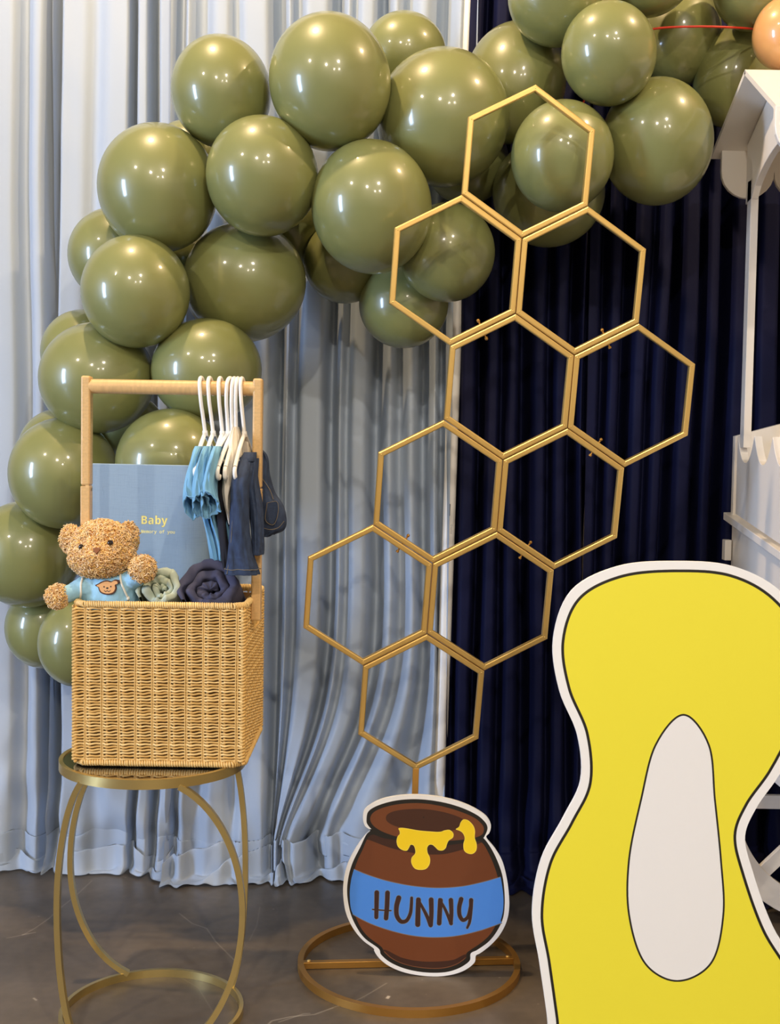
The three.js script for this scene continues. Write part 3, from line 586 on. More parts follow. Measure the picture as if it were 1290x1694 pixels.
  mesh('inner_wall', [box(BW - 0.016, BH - 0.03, 0.002, 0, BH / 2, BD / 2 - 0.007, 0.0005), box(BW - 0.016, BH - 0.03, 0.002, 0, BH / 2, -BD / 2 + 0.007, 0.0005), box(0.002, 0.255, BD - 0.016, BW / 2 - 0.007, 0.1325, 0, 0.0005), box(0.002, 0.255, BD - 0.016, -BW / 2 + 0.007, 0.1325, 0, 0.0005)], wire, t);
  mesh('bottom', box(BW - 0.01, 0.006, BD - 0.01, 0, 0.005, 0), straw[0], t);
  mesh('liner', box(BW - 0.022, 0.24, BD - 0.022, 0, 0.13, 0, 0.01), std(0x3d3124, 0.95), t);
  // handle: two posts and a round rod
  const pz = -BZ - 0.11 - Bz, L = at(143.5, 800, BZ + 0.11), Rr = at(425.5, 800, BZ + 0.11), y0 = BH - 0.045, y1 = at(143, 622, BZ + 0.11).y - BY, yj = at(143, 803, BZ + 0.11).y - BY;
  const rodY = at(285, 641, BZ + 0.11).y - BY;
  for (const p of [L, Rr]) {
    const x = p.x - BX, s = Math.sign(x);
    const g = mesh('handle_post', [box(0.0205, y1 - yj, 0.03, x, (y1 + yj) / 2, pz, 0.005)], wood, t);
    mesh('lower_post', [box(0.0205, yj - y0 + 0.0, 0.028, x + s * 0.0005, (yj + y0) / 2 - 0.0006, pz, 0.003), box(0.008, 0.05, 0.027, x - s * 0.004, yj, pz, 0.001)], wood, g);
    mesh('hinge_pin', new THREE.CylinderGeometry(0.003, 0.003, 0.024, 10).rotateZ(Math.PI / 2).translate(x, yj - 0.008, pz), std(0x9a8f80, 0.4, { metalness: 0.7 }), g);
  }
  mesh('handle_rod', new THREE.CylinderGeometry(0.0155, 0.0155, Rr.x - L.x - 0.012, 28).rotateZ(Math.PI / 2).translate((L.x + Rr.x) / 2 - BX, rodY, pz), wood, t);
}
const ROD = { z: BZ + 0.11, y: at(285, 641, BZ + 0.11).y, r: 0.0155 };

// ---------------------------------------------------------------- album standing in the basket
{
  const Z = BZ + 0.262, a = at(149, 767, Z), b = at(349, 770, Z), yb = BY + 0.255, W = b.x - a.x, H = (a.y + b.y) / 2 - yb;
  const t = thing('baby_album', 'pale blue linen baby album with gold lettering standing in the basket', 'album', [(a.x + b.x) / 2, yb, -Z]);
  t.rotation.z = R(-0.25);
  const linen = canvasTex(1024, Math.round(1024 * H / W), (g, w, h) => {
    g.fillStyle = '#8ca4ba'; g.fillRect(0, 0, w, h);
    for (let i = 0; i < 5200; i++) { const hz = rnd() < 0.6, l = rr(10, 120), v = rnd(); g.strokeStyle = v < 0.5 ? `rgba(70,92,120,${rr(.04, .16)})` : `rgba(165,188,206,${rr(.04, .16)})`; g.lineWidth = rr(.6, 1.6); const x = rr(0, w), y = rr(0, h); g.beginPath(); g.moveTo(x, y); hz ? g.lineTo(x + l, y + rr(-1, 1)) : g.lineTo(x + rr(-1, 1), y + l); g.stroke(); }
    for (let i = 0; i < 60; i++) { g.strokeStyle = `rgba(58,78,108,${rr(.15, .35)})`; g.lineWidth = rr(1, 2); const x = rr(0, w), y = rr(0, h); g.beginPath(); g.moveTo(x, y); rnd() < 0.6 ? g.lineTo(x + rr(20, 90), y) : g.lineTo(x, y + rr(20, 90)); g.stroke(); }
    const px = (x) => (x - 149) / 200 * w, py = (y) => (y - 767) / 200 * w;
    g.fillStyle = '#f4e58a'; g.strokeStyle = '#a8953c'; g.lineWidth = 1.5; g.textAlign = 'left';
    g.font = `bold ${Math.round(19 / 200 * w)}px sans-serif`; g.fillText('Baby', px(234), py(865)); g.strokeText('Baby', px(234), py(865));
    g.font = `bold ${Math.round(7.2 / 200 * w)}px monospace`; g.fillText('In Memory of you', px(222), py(880));
  });
  const cover = std(0xffffff, 0.7, { map: linen, bumpMap: noiseTex(256, (x, y) => 0.5 + 0.25 * nz(x * 90, y * 8) + 0.25 * nz(x * 8, y * 90)), bumpScale: 0.0003 });
  const front = box(W, H, 0.004, 0, H / 2, 0.012, 0.0018), p = front.attributes.position, u = front.attributes.uv;
  for (let i = 0; i < p.count; i++) u.setXY(i, (p.getX(i) + W / 2) / W, p.getY(i) / H);
  mesh('front_cover', front, cover, t);
  const back = front.clone().translate(0, 0, -0.026); mesh('back_cover', back, std(0x7e9ab6, 0.7), t);
  mesh('spine', box(0.004, H, 0.028, -W / 2 - 0.001, H / 2, -0.001, 0.0018), std(0xa9bccb, 0.7), t);
  const pg = []; for (let i = 0; i < 9; i++) pg.push(box(W - 0.008, H - 0.006, 0.0019, -0.001, H / 2, -0.0085 + i * 0.0021, 0.0004)); mesh('pages', pg, std(0xe9e6dc, 0.8), t);
}

// ---------------------------------------------------------------- rolled cloths
function rolled(px, py, z, r0, th, turns, len, pitchDeg, yawDeg, mat, sd, flap) {
  const rings = [], N = Math.round(turns * 44), half = th * 0.46;
  for (let i = 0; i <= N; i++) {
    const a = i / 44 * 2 * Math.PI, w = 1 + 0.15 * nz(Math.cos(a) * 1.3, Math.sin(a) * 1.3, sd) + 0.05 * nz(a * 1.3, 7, sd), r = (r0 + th * i / 44) * w, pr = [];
    const puff = 0.012 * nz(Math.cos(a) * 2 + r * 30, Math.sin(a) * 2, sd + 4) + 0.006 * nz(a * 1.7, 4, sd) - 0.09 * (r0 + th * turns - r) * 2.2, e = sstep(0, 6, i) * sstep(N, N - 5, i), hh = half * (0.35 + 0.65 * e);
    const fold = (s) => 0.0022 * nz(a * 2.6, s * 40, sd + 9);
    for (let k = 0; k <= 8; k++) { const s = k / 8; pr.push([r - hh + fold(s), -len + s * (len - hh)]); }
    for (let k = 1; k < 8; k++) { const b = Math.PI * k / 8; pr.push([r - hh * Math.cos(b), -hh + hh * 0.9 * Math.sin(b) + 0]); }
    for (let k = 8; k >= 0; k--) { const s = k / 8; pr.push([r + hh + fold(s + 3), -len + s * (len - hh)]); }
    rings.push(pr.map(([q, y]) => { const v = V(q * Math.cos(a), q * Math.sin(a), y + (y > -len * 0.5 ? puff : 0)); v.x += 0.0075 * nz(v.x * 22, v.y * 22, sd + 1) + 0.003 * nz(v.x * 70, v.y * 70, v.z * 60 + sd); v.y += 0.0075 * nz(v.x * 22, v.y * 22, sd + 2) + 0.003 * nz(v.x * 70, v.y * 70, v.z * 60 + sd + 3); v.z += 0.012 * nz(v.x * 26, v.y * 26, sd + 3); return v; }));
  }
  const g = skin(rings, false); // front faces +z
  const p = at(px, py, z), m = new THREE.Matrix4().makeRotationFromEuler(new THREE.Euler(R(-pitchDeg), R(yawDeg), R(0), 'YXZ')).setPosition(p);
  return g.applyMatrix4(m);
}
const dbl = { side: THREE.DoubleSide };
const sage = phys(0xb3bfae, 0.85, { sheen: 0.4, sheenRoughness: 0.6, bumpMap: weaveBump, bumpScale: 0.0004, ...dbl }), navyKnit = phys(0x41435c, 0.85, { sheen: 0.4, sheenRoughness: 0.6, sheenColor: new THREE.Color(0x6f7296), bumpMap: weaveBump, bumpScale: 0.0004, ...dbl });
function placed(name, geo, mat, label, cat, group) { geo.computeBoundingBox(); const c = geo.boundingBox.getCenter(V()); c.y = geo.boundingBox.min.y; geo.translate(-c.x, -c.y, -c.z); const m = mesh(name, geo, mat); m.position.copy(c); return tag(m, label, cat, group); }
placed('rolled_cloth', rolled(264, 969, BZ + 0.05, 0.006, 0.0158, 2.6, 0.13, 36, -4, sage, 3), sage, 'rolled sage green cotton cloth tucked beside the teddy bear', 'cloth');
placed('rolled_cloth', rolled(344, 968, BZ + 0.055, 0.006, 0.0215, 2.6, 0.13, 34, -6, navyKnit, 6), navyKnit, 'rolled dark slate blue cotton cloth at the right end of the basket', 'cloth');

// ---------------------------------------------------------------- teddy bear
{
  const P0 = at(178, 1000, BZ + 0.085); P0.y = BY + 0.252;
  const t = thing('teddy_bear', 'curly golden brown teddy bear in a light blue hoodie sitting in the basket', 'teddy bear', [P0.x, P0.y, P0.z]);
  const furBase = std(0xc58f4a, 0.95), furMat = std(0xffffff, 0.9);
  const k = (px, py, z) => at(px, py, z), Zb = BZ + 0.075;
  // head: broad skull, cheeks, muzzle and two round ears
  const hc = k(169, 905, Zb), mz = k(157, 925, Zb - 0.05), ch = k(168, 925, Zb - 0.012), eL = k(117, 892, Zb + 0.012), eR = k(213, 889, Zb + 0.02);
  const headS = (p) => {
    let d = smin(ell(p, hc, V(.062, .054, .052)), ell(p, ch, V(.062, .036, .05)), .02);
    d = smin(d, ell(p, mz, V(.037, .026, .026)), .02);
    d = smin(d, smin(ell(p, eL, V(.019, .027, .013)), ell(p, eR, V(.018, .03, .013)), .005), .008);
    return d;
  };
  const pL = k(95, 987, Zb - 0.055), pR = k(236, 941, Zb - 0.045);
  const pawS = (c, r) => (p) => ell(p, c, V(r, r * 1.02, r * 0.95));
  const tc = k(182, 990, Zb + 0.005), sh = k(180, 962, Zb + 0.004);
  const hood = (p) => {
    let d = smin(ell(p, tc, V(.062, .055, .055)), ell(p, sh, V(.05, .03, .045)), .02);
    d = smin(d, cap(p, k(152, 966, Zb - .01), k(112, 983, Zb - .048), .024, .018), .014);
    d = smin(d, cap(p, k(206, 966, Zb - .01), k(229, 953, Zb - .038), .024, .019), .014);
    d = smin(d, ell(p, V(tc.x, tc.y - 0.055, tc.z), V(.066, .06, .056)), .02);
    return d - 0.0025 * nz(p.x * 60, p.y * 38, p.z * 30) - 0.0014 * nz(p.x * 120, p.y * 90, p.z * 80);
  };
  const loc = (g) => g.translate(-P0.x, -P0.y, -P0.z);
  const hit = (sdf, px, py) => { const o = V(0, CAM_H, 0), d = at(px, py, 1).sub(o).normalize(); let s = 2.2; for (let i = 0; i < 160; i++) { const q = sdf(o.clone().addScaledVector(d, s)); s += q * 0.6; if (q < 1e-4) break; if (s > 2.75) { s = 2.62; break; } } const p = o.clone().addScaledVector(d, s), e = 1e-3; const n = V(sdf(p.clone().add(V(e, 0, 0))) - sdf(p.clone().add(V(-e, 0, 0))), sdf(p.clone().add(V(0, e, 0))) - sdf(p.clone().add(V(0, -e, 0))), sdf(p.clone().add(V(0, 0, e))) - sdf(p.clone().add(V(0, 0, -e)))).normalize(); return [p, n]; };
  const tuft = (() => { const q = []; for (let i = 0; i <= 7; i++) { const u = i / 7, a = u * 5.6; q.push(V(0.0023 * Math.cos(a) * (0.5 + u), u * 0.0074 - 0.001, 0.0023 * Math.sin(a) * (0.5 + u))); } return new THREE.TubeGeometry(new THREE.CatmullRomCurve3(q), 9, 0.00092, 4); })();
  const fur = (parent, geo, n, shift) => {
    const s = new MeshSurfaceSampler(new THREE.Mesh(geo)).setRandomGenerator ? new MeshSurfaceSampler(new THREE.Mesh(geo)) : null; s.setRandomGenerator(rnd); s.build();
    const im = new THREE.InstancedMesh(tuft, furMat, n), p = V(), nn = V(), q = new THREE.Quaternion(), q2 = new THREE.Quaternion(), M = new THREE.Matrix4(), col = new THREE.Color();
    for (let i = 0; i < n; i++) {
      s.sample(p, nn); nn.add(V(rr(-.7, .7), rr(-.7, .7) - 0.15, rr(-.7, .7))).normalize(); q.setFromUnitVectors(V(0, 1, 0), nn); q2.setFromAxisAngle(V(0, 1, 0), rr(0, 6.28)); const sc = rr(.75, 1.25);
      im.setMatrixAt(i, M.compose(p, q.multiply(q2), V(sc, sc, sc)));
      im.setColorAt(i, col.setHSL(0.087 + rr(-.008, .012), rr(.58, .74), rr(.5, .66)));
    }
    im.name = 'fur'; im.userData.kind = 'stuff'; im.castShadow = im.receiveShadow = true; parent.add(im);
  };
  const hg = loc(field(headS, hc, 0.1, 64)); const head = mesh('head', hg, furBase, t); fur(head, hg, 7600);
  for (const [c, r, n] of [[pL, .0205, 900], [pR, .0235, 1100]]) { const g = loc(field(pawS(c, r), c, 0.034, 30)); const m = mesh('paw', g, furBase, t); fur(m, g, n); }
  const fleece = phys(0x9bcdea, 0.9, { sheen: 0.5, sheenRoughness: 0.6, sheenColor: new THREE.Color(0xd5ecfa), bumpMap: weaveBump, bumpScale: 0.0004 });
  const hood_m = mesh('hoodie', loc(field(hood, V(tc.x, tc.y, tc.z), 0.135, 84)), fleece, t);
  // eyes and nose
  const glass = phys(0x1c0f09, 0.08, { clearcoat: 1 });
  for (const [x, y, r] of [[137, 908, .0058], [181, 901, .0066]]) { const [p, n] = hit(headS, x, y); mesh('eye', loc(new THREE.SphereGeometry(r, 18, 14).translate(p.x + n.x * .0068, p.y + n.y * .0068, p.z + n.z * .0068)), glass, head); }
  { const [p, n] = hit(headS, 160, 914); const s = new THREE.Shape(); s.moveTo(-.0062, .0042); s.quadraticCurveTo(0, .0068, .0062, .0042); s.quadraticCurveTo(.005, -.002, 0, -.0058); s.quadraticCurveTo(-.005, -.002, -.0062, .0042); const g = new THREE.ExtrudeGeometry(s, { depth: .004, bevelEnabled: true, bevelSize: .0012, bevelThickness: .0012, bevelSegments: 2 }); g.applyQuaternion(new THREE.Quaternion().setFromUnitVectors(V(0, 0, 1), n)).translate(p.x + n.x * .005, p.y + n.y * .005, p.z + n.z * .005); mesh('nose', loc(g), std(0x7a4a2a, 0.7), head); }
  // drawstrings with knots
  const stringMat = std(0xe9e6d8, 0.85);
  for (const path of [[[137, 957], [134, 968], [133, 982], [133, 996]], [[199, 948], [201, 962], [206, 977], [211, 990]]]) {
    const q = path.map(([x, y]) => { const [p, n] = hit(hood, x, y); return p.addScaledVector(n, 0.0024); });
    mesh('drawstring', [loc(tube(q, 0.0024, 30, 8)), loc(new THREE.SphereGeometry(0.0038, 10, 8).scale(1, 1.3, 1).translate(q[3].x, q[3].y, q[3].z))], stringMat, hood_m);
  }
  // stitched patch of a smiling bear face
  { const [p, n] = hit(hood, 178, 972); const e = 0.00132, f = (pts, d, off, mat, nm) => { const sh2 = new THREE.Shape(new THREE.CatmullRomCurve3(pts.map(([x, y]) => V((x - 178) * e, -(y - 972) * e, 0)), true).getPoints(70).map((v) => new THREE.Vector2(v.x, v.y))); const g = new THREE.ExtrudeGeometry(sh2, { depth: d, bevelEnabled: false }).translate(0, 0, off); g.applyQuaternion(new THREE.Quaternion().setFromUnitVectors(V(0, 0, 1), V(n.x * .5, n.y * .6, n.z).normalize())).translate(p.x, p.y, p.z); mesh(nm, loc(g), mat, hood_m); };
    const brown = std(0x4d2a18, 0.8), tan = std(0xd9a46c, 0.8), dark = std(0x23140c, 0.6);
    const outline = [[158, 969], [163, 966], [170, 962], [178, 960.5], [185, 962], [190, 959], [196, 960], [197, 964], [192, 967], [193, 973], [190, 980], [182, 983.5], [174, 983], [167, 980], [164, 975], [163, 972]];
    f(outline, .004, -.001, brown, 'patch'); f(outline.map(([x, y]) => [178 + (x - 178) * .87, 972 + (y - 972) * .83]), .0042, -.0008, tan, 'patch_face');
    const dot = (x, y, w, h) => Array.from({ length: 10 }, (_, i) => [x + w * Math.cos(i / 10 * 6.283), y + h * Math.sin(i / 10 * 6.283)]);
    f(dot(173, 971, 1.1, 1.3), .0044, -.0006, dark, 'patch_eye'); f(dot(184, 970.5, 1.1, 1.3), .0044, -.0006, dark, 'patch_eye'); f(dot(178.4, 973, 1.9, 1.5), .0044, -.0006, dark, 'patch_nose');
    f([[173, 976], [176, 978], [178.4, 976.6], [181, 978], [184, 976], [183.4, 977.4], [181, 979.2], [178.4, 977.8], [176, 979.2], [173.4, 977.2]], .0044, -.0006, dark, 'patch_mouth'); }
}

// ---------------------------------------------------------------- hangers and baby clothes on the rod
{
  const white = phys(0xf4f2ec, 0.35, { clearcoat: 0.3 });
  const HR = ROD.r + 0.0048;
  const hook = [V(0, -0.012, -HR), V(0, 0.004, -HR)];
  for (let i = 1; i < 10; i++) { const a = Math.PI * (1 - i / 10); hook.push(V(0, HR * Math.sin(a) * 1.0 + 0.002, HR * Math.cos(a))); }
  hook.push(V(0, -0.004, HR), V(0, -0.03, HR * 0.9), V(0, -0.06, HR * 0.45), V(0, -0.086, 0.002), V(0, -0.1, 0));
  const arm = []; for (let i = 0; i <= 10; i++) { const u = i / 10; arm.push(V(0, -0.098 - 0.052 * u - 0.018 * u * u, 0.108 * u)); }
  const tip = [arm[10], V(0, -0.176, 0.113), V(0, -0.188, 0.11), V(0, -0.192, 0.1), V(0, -0.187, 0.094)];
  const mir = (l) => l.map((p) => V(-p.x, p.y, -p.z));
  const r1 = 0.0042, hg = [tube(hook, r1, 60, 10), new THREE.SphereGeometry(r1, 10, 8).translate(0, -0.012, -HR), new THREE.CylinderGeometry(0.0058, 0.0064, 0.012, 12).translate(0, -0.098, 0)];
  for (const l of [arm, mir(arm)]) hg.push(tube(l, 0.0047, 24, 10));
  for (const l of [tip, mir(tip)]) { hg.push(tube(l, 0.0045, 20, 10)); hg.push(new THREE.SphereGeometry(0.0045, 8, 6).translate(l[4].x, l[4].y, l[4].z)); }
  hg.push(tube([V(0, -0.152, 0.09), V(0, -0.158, 0.04), V(0, -0.158, -0.04), V(0, -0.152, -0.09)], 0.0032, 16, 8));
  const hanger = merge(hg);
  // [pixel column of the hook, turn about the upright, lean sideways, label]
  const H = [
    [334, -5, 4.5, 'white plastic baby hanger nearest the album, leftmost on the wooden rod'],
    [348, -5, 4, 'second white plastic baby hanger from the left on the wooden rod'],
    [365, -5, 2.5, 'third white plastic baby hanger from the left, holding the last blue bodysuit'],
    [380, -12, -2, 'fourth white plastic baby hanger, first of the tight bunch of three on the rod'],
    [387, -6, -2, 'white plastic baby hanger in the middle of the tight bunch of three'],
    [393, -3, -1.5, 'white plastic baby hanger last of the tight bunch of three, holding the white shirt'],
    [401, -5, 3, 'rightmost white plastic baby hanger on the wooden rod, holding jeans'],
  ];
  const proto = mesh('baby_hanger', hanger, white);
  H.forEach(([px, turn, lean, label], i) => {
    const h = i ? proto.clone() : proto; if (i) { h.name = numbered('baby_hanger'); scene.add(h); }
    const p = at(px, 641, ROD.z); h.position.set(p.x, ROD.y, p.z); h.rotation.order = 'YZX'; h.rotation.set(0, R(turn), R(lean));
    tag(h, label, 'hanger', 'white baby hangers on the rod');
  });
  // clothes: rings measured across the cloth, each [pixel y, left, right, near distance, far distance]
  const Zr = ROD.z;
  const loft = (rows, sd, wr = 0.004, n = 44, sq = 0.8) => {
    const rings = [], m = rows.length * 7;
    for (let i = 0; i <= m; i++) {
      const f = i / m * (rows.length - 1), a = Math.min(rows.length - 2, Math.floor(f)), u = f - a, c = (q) => { const p0 = rows[Math.max(0, a - 1)][q], p1 = rows[a][q], p2 = rows[a + 1][q], p3 = rows[Math.min(rows.length - 1, a + 2)][q]; return 0.5 * (2 * p1 + (p2 - p0) * u + (2 * p0 - 5 * p1 + 4 * p2 - p3) * u * u + (3 * p1 - p0 - 3 * p2 + p3) * u * u * u); };
      const [py, x0, x1, z0, z1] = [0, 1, 2, 3, 4].map(c), tl = rows[0].length > 5 ? c(5) : 0, zm = (z0 + z1) / 2, A = at(x0, py, zm), B = at(x1, py, zm), cx = (A.x + B.x) / 2, hx = Math.abs(B.x - A.x) / 2, hz = (z1 - z0) / 2, ring = [];
      for (let k = 0; k < n; k++) {
        const t = k / n * 2 * Math.PI, cs = Math.cos(t), sn = Math.sin(t);
        let x = cx + hx * Math.sign(cs) * Math.abs(cs) ** sq, z = -zm + hz * Math.sign(sn) * Math.abs(sn) ** sq;
        x += wr * nz(Math.cos(t) * 2.2 + sd, Math.sin(t) * 3.5, py * 0.012 + sd) * Math.min(1, hx / 0.008); z += wr * 1.3 * nz(Math.cos(t) * 4 + sd, Math.sin(t) * 2, py * 0.02 + sd + 7);
        ring.push(V(x, (A.y + B.y) / 2 + tl * (z + zm) + (tl ? 0.004 * tl * Math.sin(2 * t + sd) : 0) + (B.y - A.y) / 2 * cs + (i === m ? 0.0015 * nz(k * 0.5, sd) : 0), z));
      }
      rings.push(ring);
    }
    return rings;
  };
  // a sleeve or leg as a double-walled tube open at its end
  const openTube = (rows, sd, wr, depthIn = 0.02) => {
    const r = loft(rows, sd, wr), end = r[r.length - 1], c = end.reduce((q, p) => q.add(p), V()).divideScalar(end.length);
    const inner = []; for (let k = 1; k <= 6; k++) { const src = r[r.length - 1 - Math.min(k * 2, r.length - 1)], cc = src.reduce((q, p) => q.add(p), V()).divideScalar(src.length); inner.push(src.map((p) => cc.clone().add(p.clone().sub(cc).multiplyScalar(0.86)))); }
    return skin([...r, end.map((p) => c.clone().add(p.clone().sub(c).multiplyScalar(0.95)).add(V(0, -0.0006, 0))), ...inner], true);
  };
  const G2 = { side: THREE.DoubleSide, bumpMap: weaveBump, bumpScale: 0.0003 };
  const blueKnit = phys(0x79b0d2, 0.85, { sheen: 0.5, sheenRoughness: 0.6, sheenColor: new THREE.Color(0xb5d8ec), ...G2 });
  const denimTex = noiseTex(256, (x, y) => { const v = 0.5 + 0.35 * nz(x * 6, y * 6, 4) + 0.16 * nz(x * 40, y * 12, 2) + 0.25 * (rnd() - 0.5) + 0.12 * Math.sin((x + y) * 2 * Math.PI * 50); return [0.11 + 0.11 * v, 0.155 + 0.14 * v, 0.245 + 0.18 * v]; }, true);
  denimTex.repeat.set(3, 3);
  const denim = std(0xffffff, 0.85, { map: denimTex, ...G2 }), blackKnit = std(0x1b1c26, 0.9, G2), cream = std(0xe3ddd0, 0.85, G2), stitchMat = std(0x7a7264, 0.8);
  const bodysuit = (dx, z, label, big) => {
    const X = (v) => v + dx;
    const body = openTube([[738, X(328), X(337), z - .07, z + .06], [754, X(325), X(339), z - .085, z + .09], [785, X(322), X(338), z - .075, z + .09], [820, X(329), X(345), z - .05, z + .085], [855, X(338), X(352), z - .045, z + .08], [890, X(346), X(360), z - .04, z + .07], [925, X(352 + big), X(366 + big), z - .03, z + .06]], dx * .3, .006);
    // near sleeve, hanging towards the camera with its hem open
    const rows = [[738, X(325), X(335), z - .085, z - .045, 0], [748, X(321), X(334), z - .112, z - .042, 0], [768, X(316), X(331), z - .128, z - .045, .1], [794, X(310), X(327), z - .13, z - .06, .3], [814, X(306), X(328), z - .13, z - .07, .6], [829, X(304), X(331), z - .13, z - .078, .85], [838, X(306), X(333), z - .13, z - .08, 1.0]];
    return [body, openTube(rows, dx * .7 + 2, .007), (() => { const r = loft(rows, dx * .7 + 2, .007), e = r[r.length - 1]; return tube(e.filter((_, i) => i % 2 === 0), 0.0013, 60, 6, true); })()];
  };
  const spec = [[0, Zr + .012, 'light blue baby bodysuit hanging nearest the album, its sleeve hem open', 0], [14, Zr + .004, 'light blue baby bodysuit hanging second on the rod behind the first', -3], [29, Zr - .004, 'light blue baby bodysuit hanging third, next to the dark trousers', -8]];
  for (const [dx, z, label, big] of spec) placed('baby_bodysuit', merge(bodysuit(dx, z, label, big)), blueKnit, label, 'bodysuit', 'blue bodysuits on the rod');
  placed('baby_trousers', merge([skin(loft([[772, 366, 372, Zr - .05, Zr + .08], [790, 360, 378, Zr - .07, Zr + .09], [840, 362, 384, Zr - .06, Zr + .09], [880, 366, 386, Zr - .055, Zr + .08], [920, 370, 388, Zr - .05, Zr + .07], [938, 373, 388, Zr - .045, Zr + .065]], 21, .006), true, true)]), blackKnit, 'near black baby trousers hanging between the blue bodysuits and the jeans', 'trousers');
  placed('baby_shirt', merge([skin(loft([[706, 385, 394, Zr - .02, Zr + .03], [730, 380, 398, Zr - .05, Zr + .07], [762, 377, 404, Zr - .075, Zr + .09], [800, 372, 398, Zr - .085, Zr + .085], [822, 373, 390, Zr - .085, Zr + .06], [850, 378, 388, Zr - .08, Zr + .04], [866, 381, 385, Zr - .078, Zr + .0]], 31, .005), true, true),
    skin(loft([[715, 402, 407, Zr + .02, Zr + .06], [735, 401, 412, Zr + .01, Zr + .08], [764, 400, 414, Zr + .01, Zr + .09]], 33, .005), true, true)]), cream, 'cream white baby shirt hanging beside the dark trousers', 'shirt');
  { // front pair of jeans
    const P = thing('baby_jeans', 'dark blue baby jeans hanging in front of the right wooden post', 'jeans'), base = at(402, 945, Zr - .08); P.position.copy(base);
    const loc = (g) => g.translate(-base.x, -base.y, -base.z);
    const legRows = [[756, 398, 420, Zr - .07, Zr - .018], [776, 388, 419, Zr - .10, Zr - .025], [800, 383, 415, Zr - .115, Zr - .04], [840, 382, 413, Zr - .115, Zr - .05], [880, 380, 413, Zr - .11, Zr - .055], [915, 377, 418, Zr - .105, Zr - .055], [938, 374, 426, Zr - .105, Zr - .055], [950, 372, 430, Zr - .105, Zr - .055]];
    const A = mesh('leg', loc(openTube(legRows, 41, .005)), denim, P);
    const hem = loft(legRows.map((r) => [r[0] - 9, r[1] - .4, r[2] + .4, r[3] - .001, r[4] + .001]), 41, .005), e = hem[hem.length - 1];
    mesh('stitching', [loc(tube(e, 0.0008, 90, 4, true)), loc(tube(loft(legRows.map((r) => [r[0], r[1] + 3, r[1] + 3.2, r[3] + .006, r[3] + .0065]), 41, 0).map((r) => r[0]), 0.0007, 60, 4))], stitchMat, A);
    const B2 = mesh('leg', loc(openTube([[758, 408, 427, Zr - .06, Zr - .02], [800, 412, 426, Zr - .085, Zr - .028], [835, 413, 432, Zr - .085, Zr - .03], [870, 415, 435, Zr - .085, Zr - .03], [900, 417, 436, Zr - .085, Zr - .032], [917, 418, 435, Zr - .085, Zr - .034]], 45, .005)), denim, P);
    mesh('waistband', loc(skin(loft([[748, 404, 424, Zr - .06, Zr - .015], [757, 399, 424, Zr - .074, Zr - .014], [763, 398, 424, Zr - .078, Zr - .013]], 41, .003), true, true)), denim, P);
  }
  { // second pair behind the post
    const P = thing('baby_jeans', 'dark denim baby jeans with pocket sticking out right behind the wooden post', 'jeans'), base = at(448, 880, Zr + .07); P.position.copy(base);
    const loc = (g) => g.translate(-base.x, -base.y, -base.z);
    const rows = [[744, 428, 434, Zr + .03, Zr + .06], [758, 424, 443, Zr + .025, Zr + .09], [790, 420, 447, Zr + .022, Zr + .11], [815, 419, 454, Zr + .022, Zr + .11], [835, 419, 467, Zr + .022, Zr + .11], [858, 419, 472, Zr + .022, Zr + .105], [876, 420, 468, Zr + .025, Zr + .10], [884, 424, 452, Zr + .03, Zr + .09]];
    const A = mesh('seat', loc(openTube(rows, 51, .006)), denim, P);
    const q = (x, y) => at(x, y, Zr + .02), pk = [q(442, 832), q(458, 830), q(460, 848), q(452, 868), q(440, 862)];
    mesh('pocket', loc(skin([pk, pk.map((p) => p.clone().add(V(0, 0, 0.002)))], true, true)), denim, A);
    mesh('stitching', [loc(tube([...pk, pk[0]].map((p) => p.clone().add(V(0, 0, .0022))), 0.0007, 40, 4)), loc(tube([q(433, 873), q(448, 876), q(460, 873), q(470, 862)], 0.0008, 30, 4)), loc(tube([q(434, 792), q(446, 810), q(452, 826)], 0.0008, 20, 4))], stitchMat, A);
    mesh('leg', loc(openTube([[828, 424, 440, Zr + .03, Zr + .08], [850, 425, 445, Zr + .03, Zr + .08], [880, 428, 448, Zr + .03, Zr + .08], [887, 430, 446, Zr + .03, Zr + .08]], 55, .005)), denim, P);
  }
}

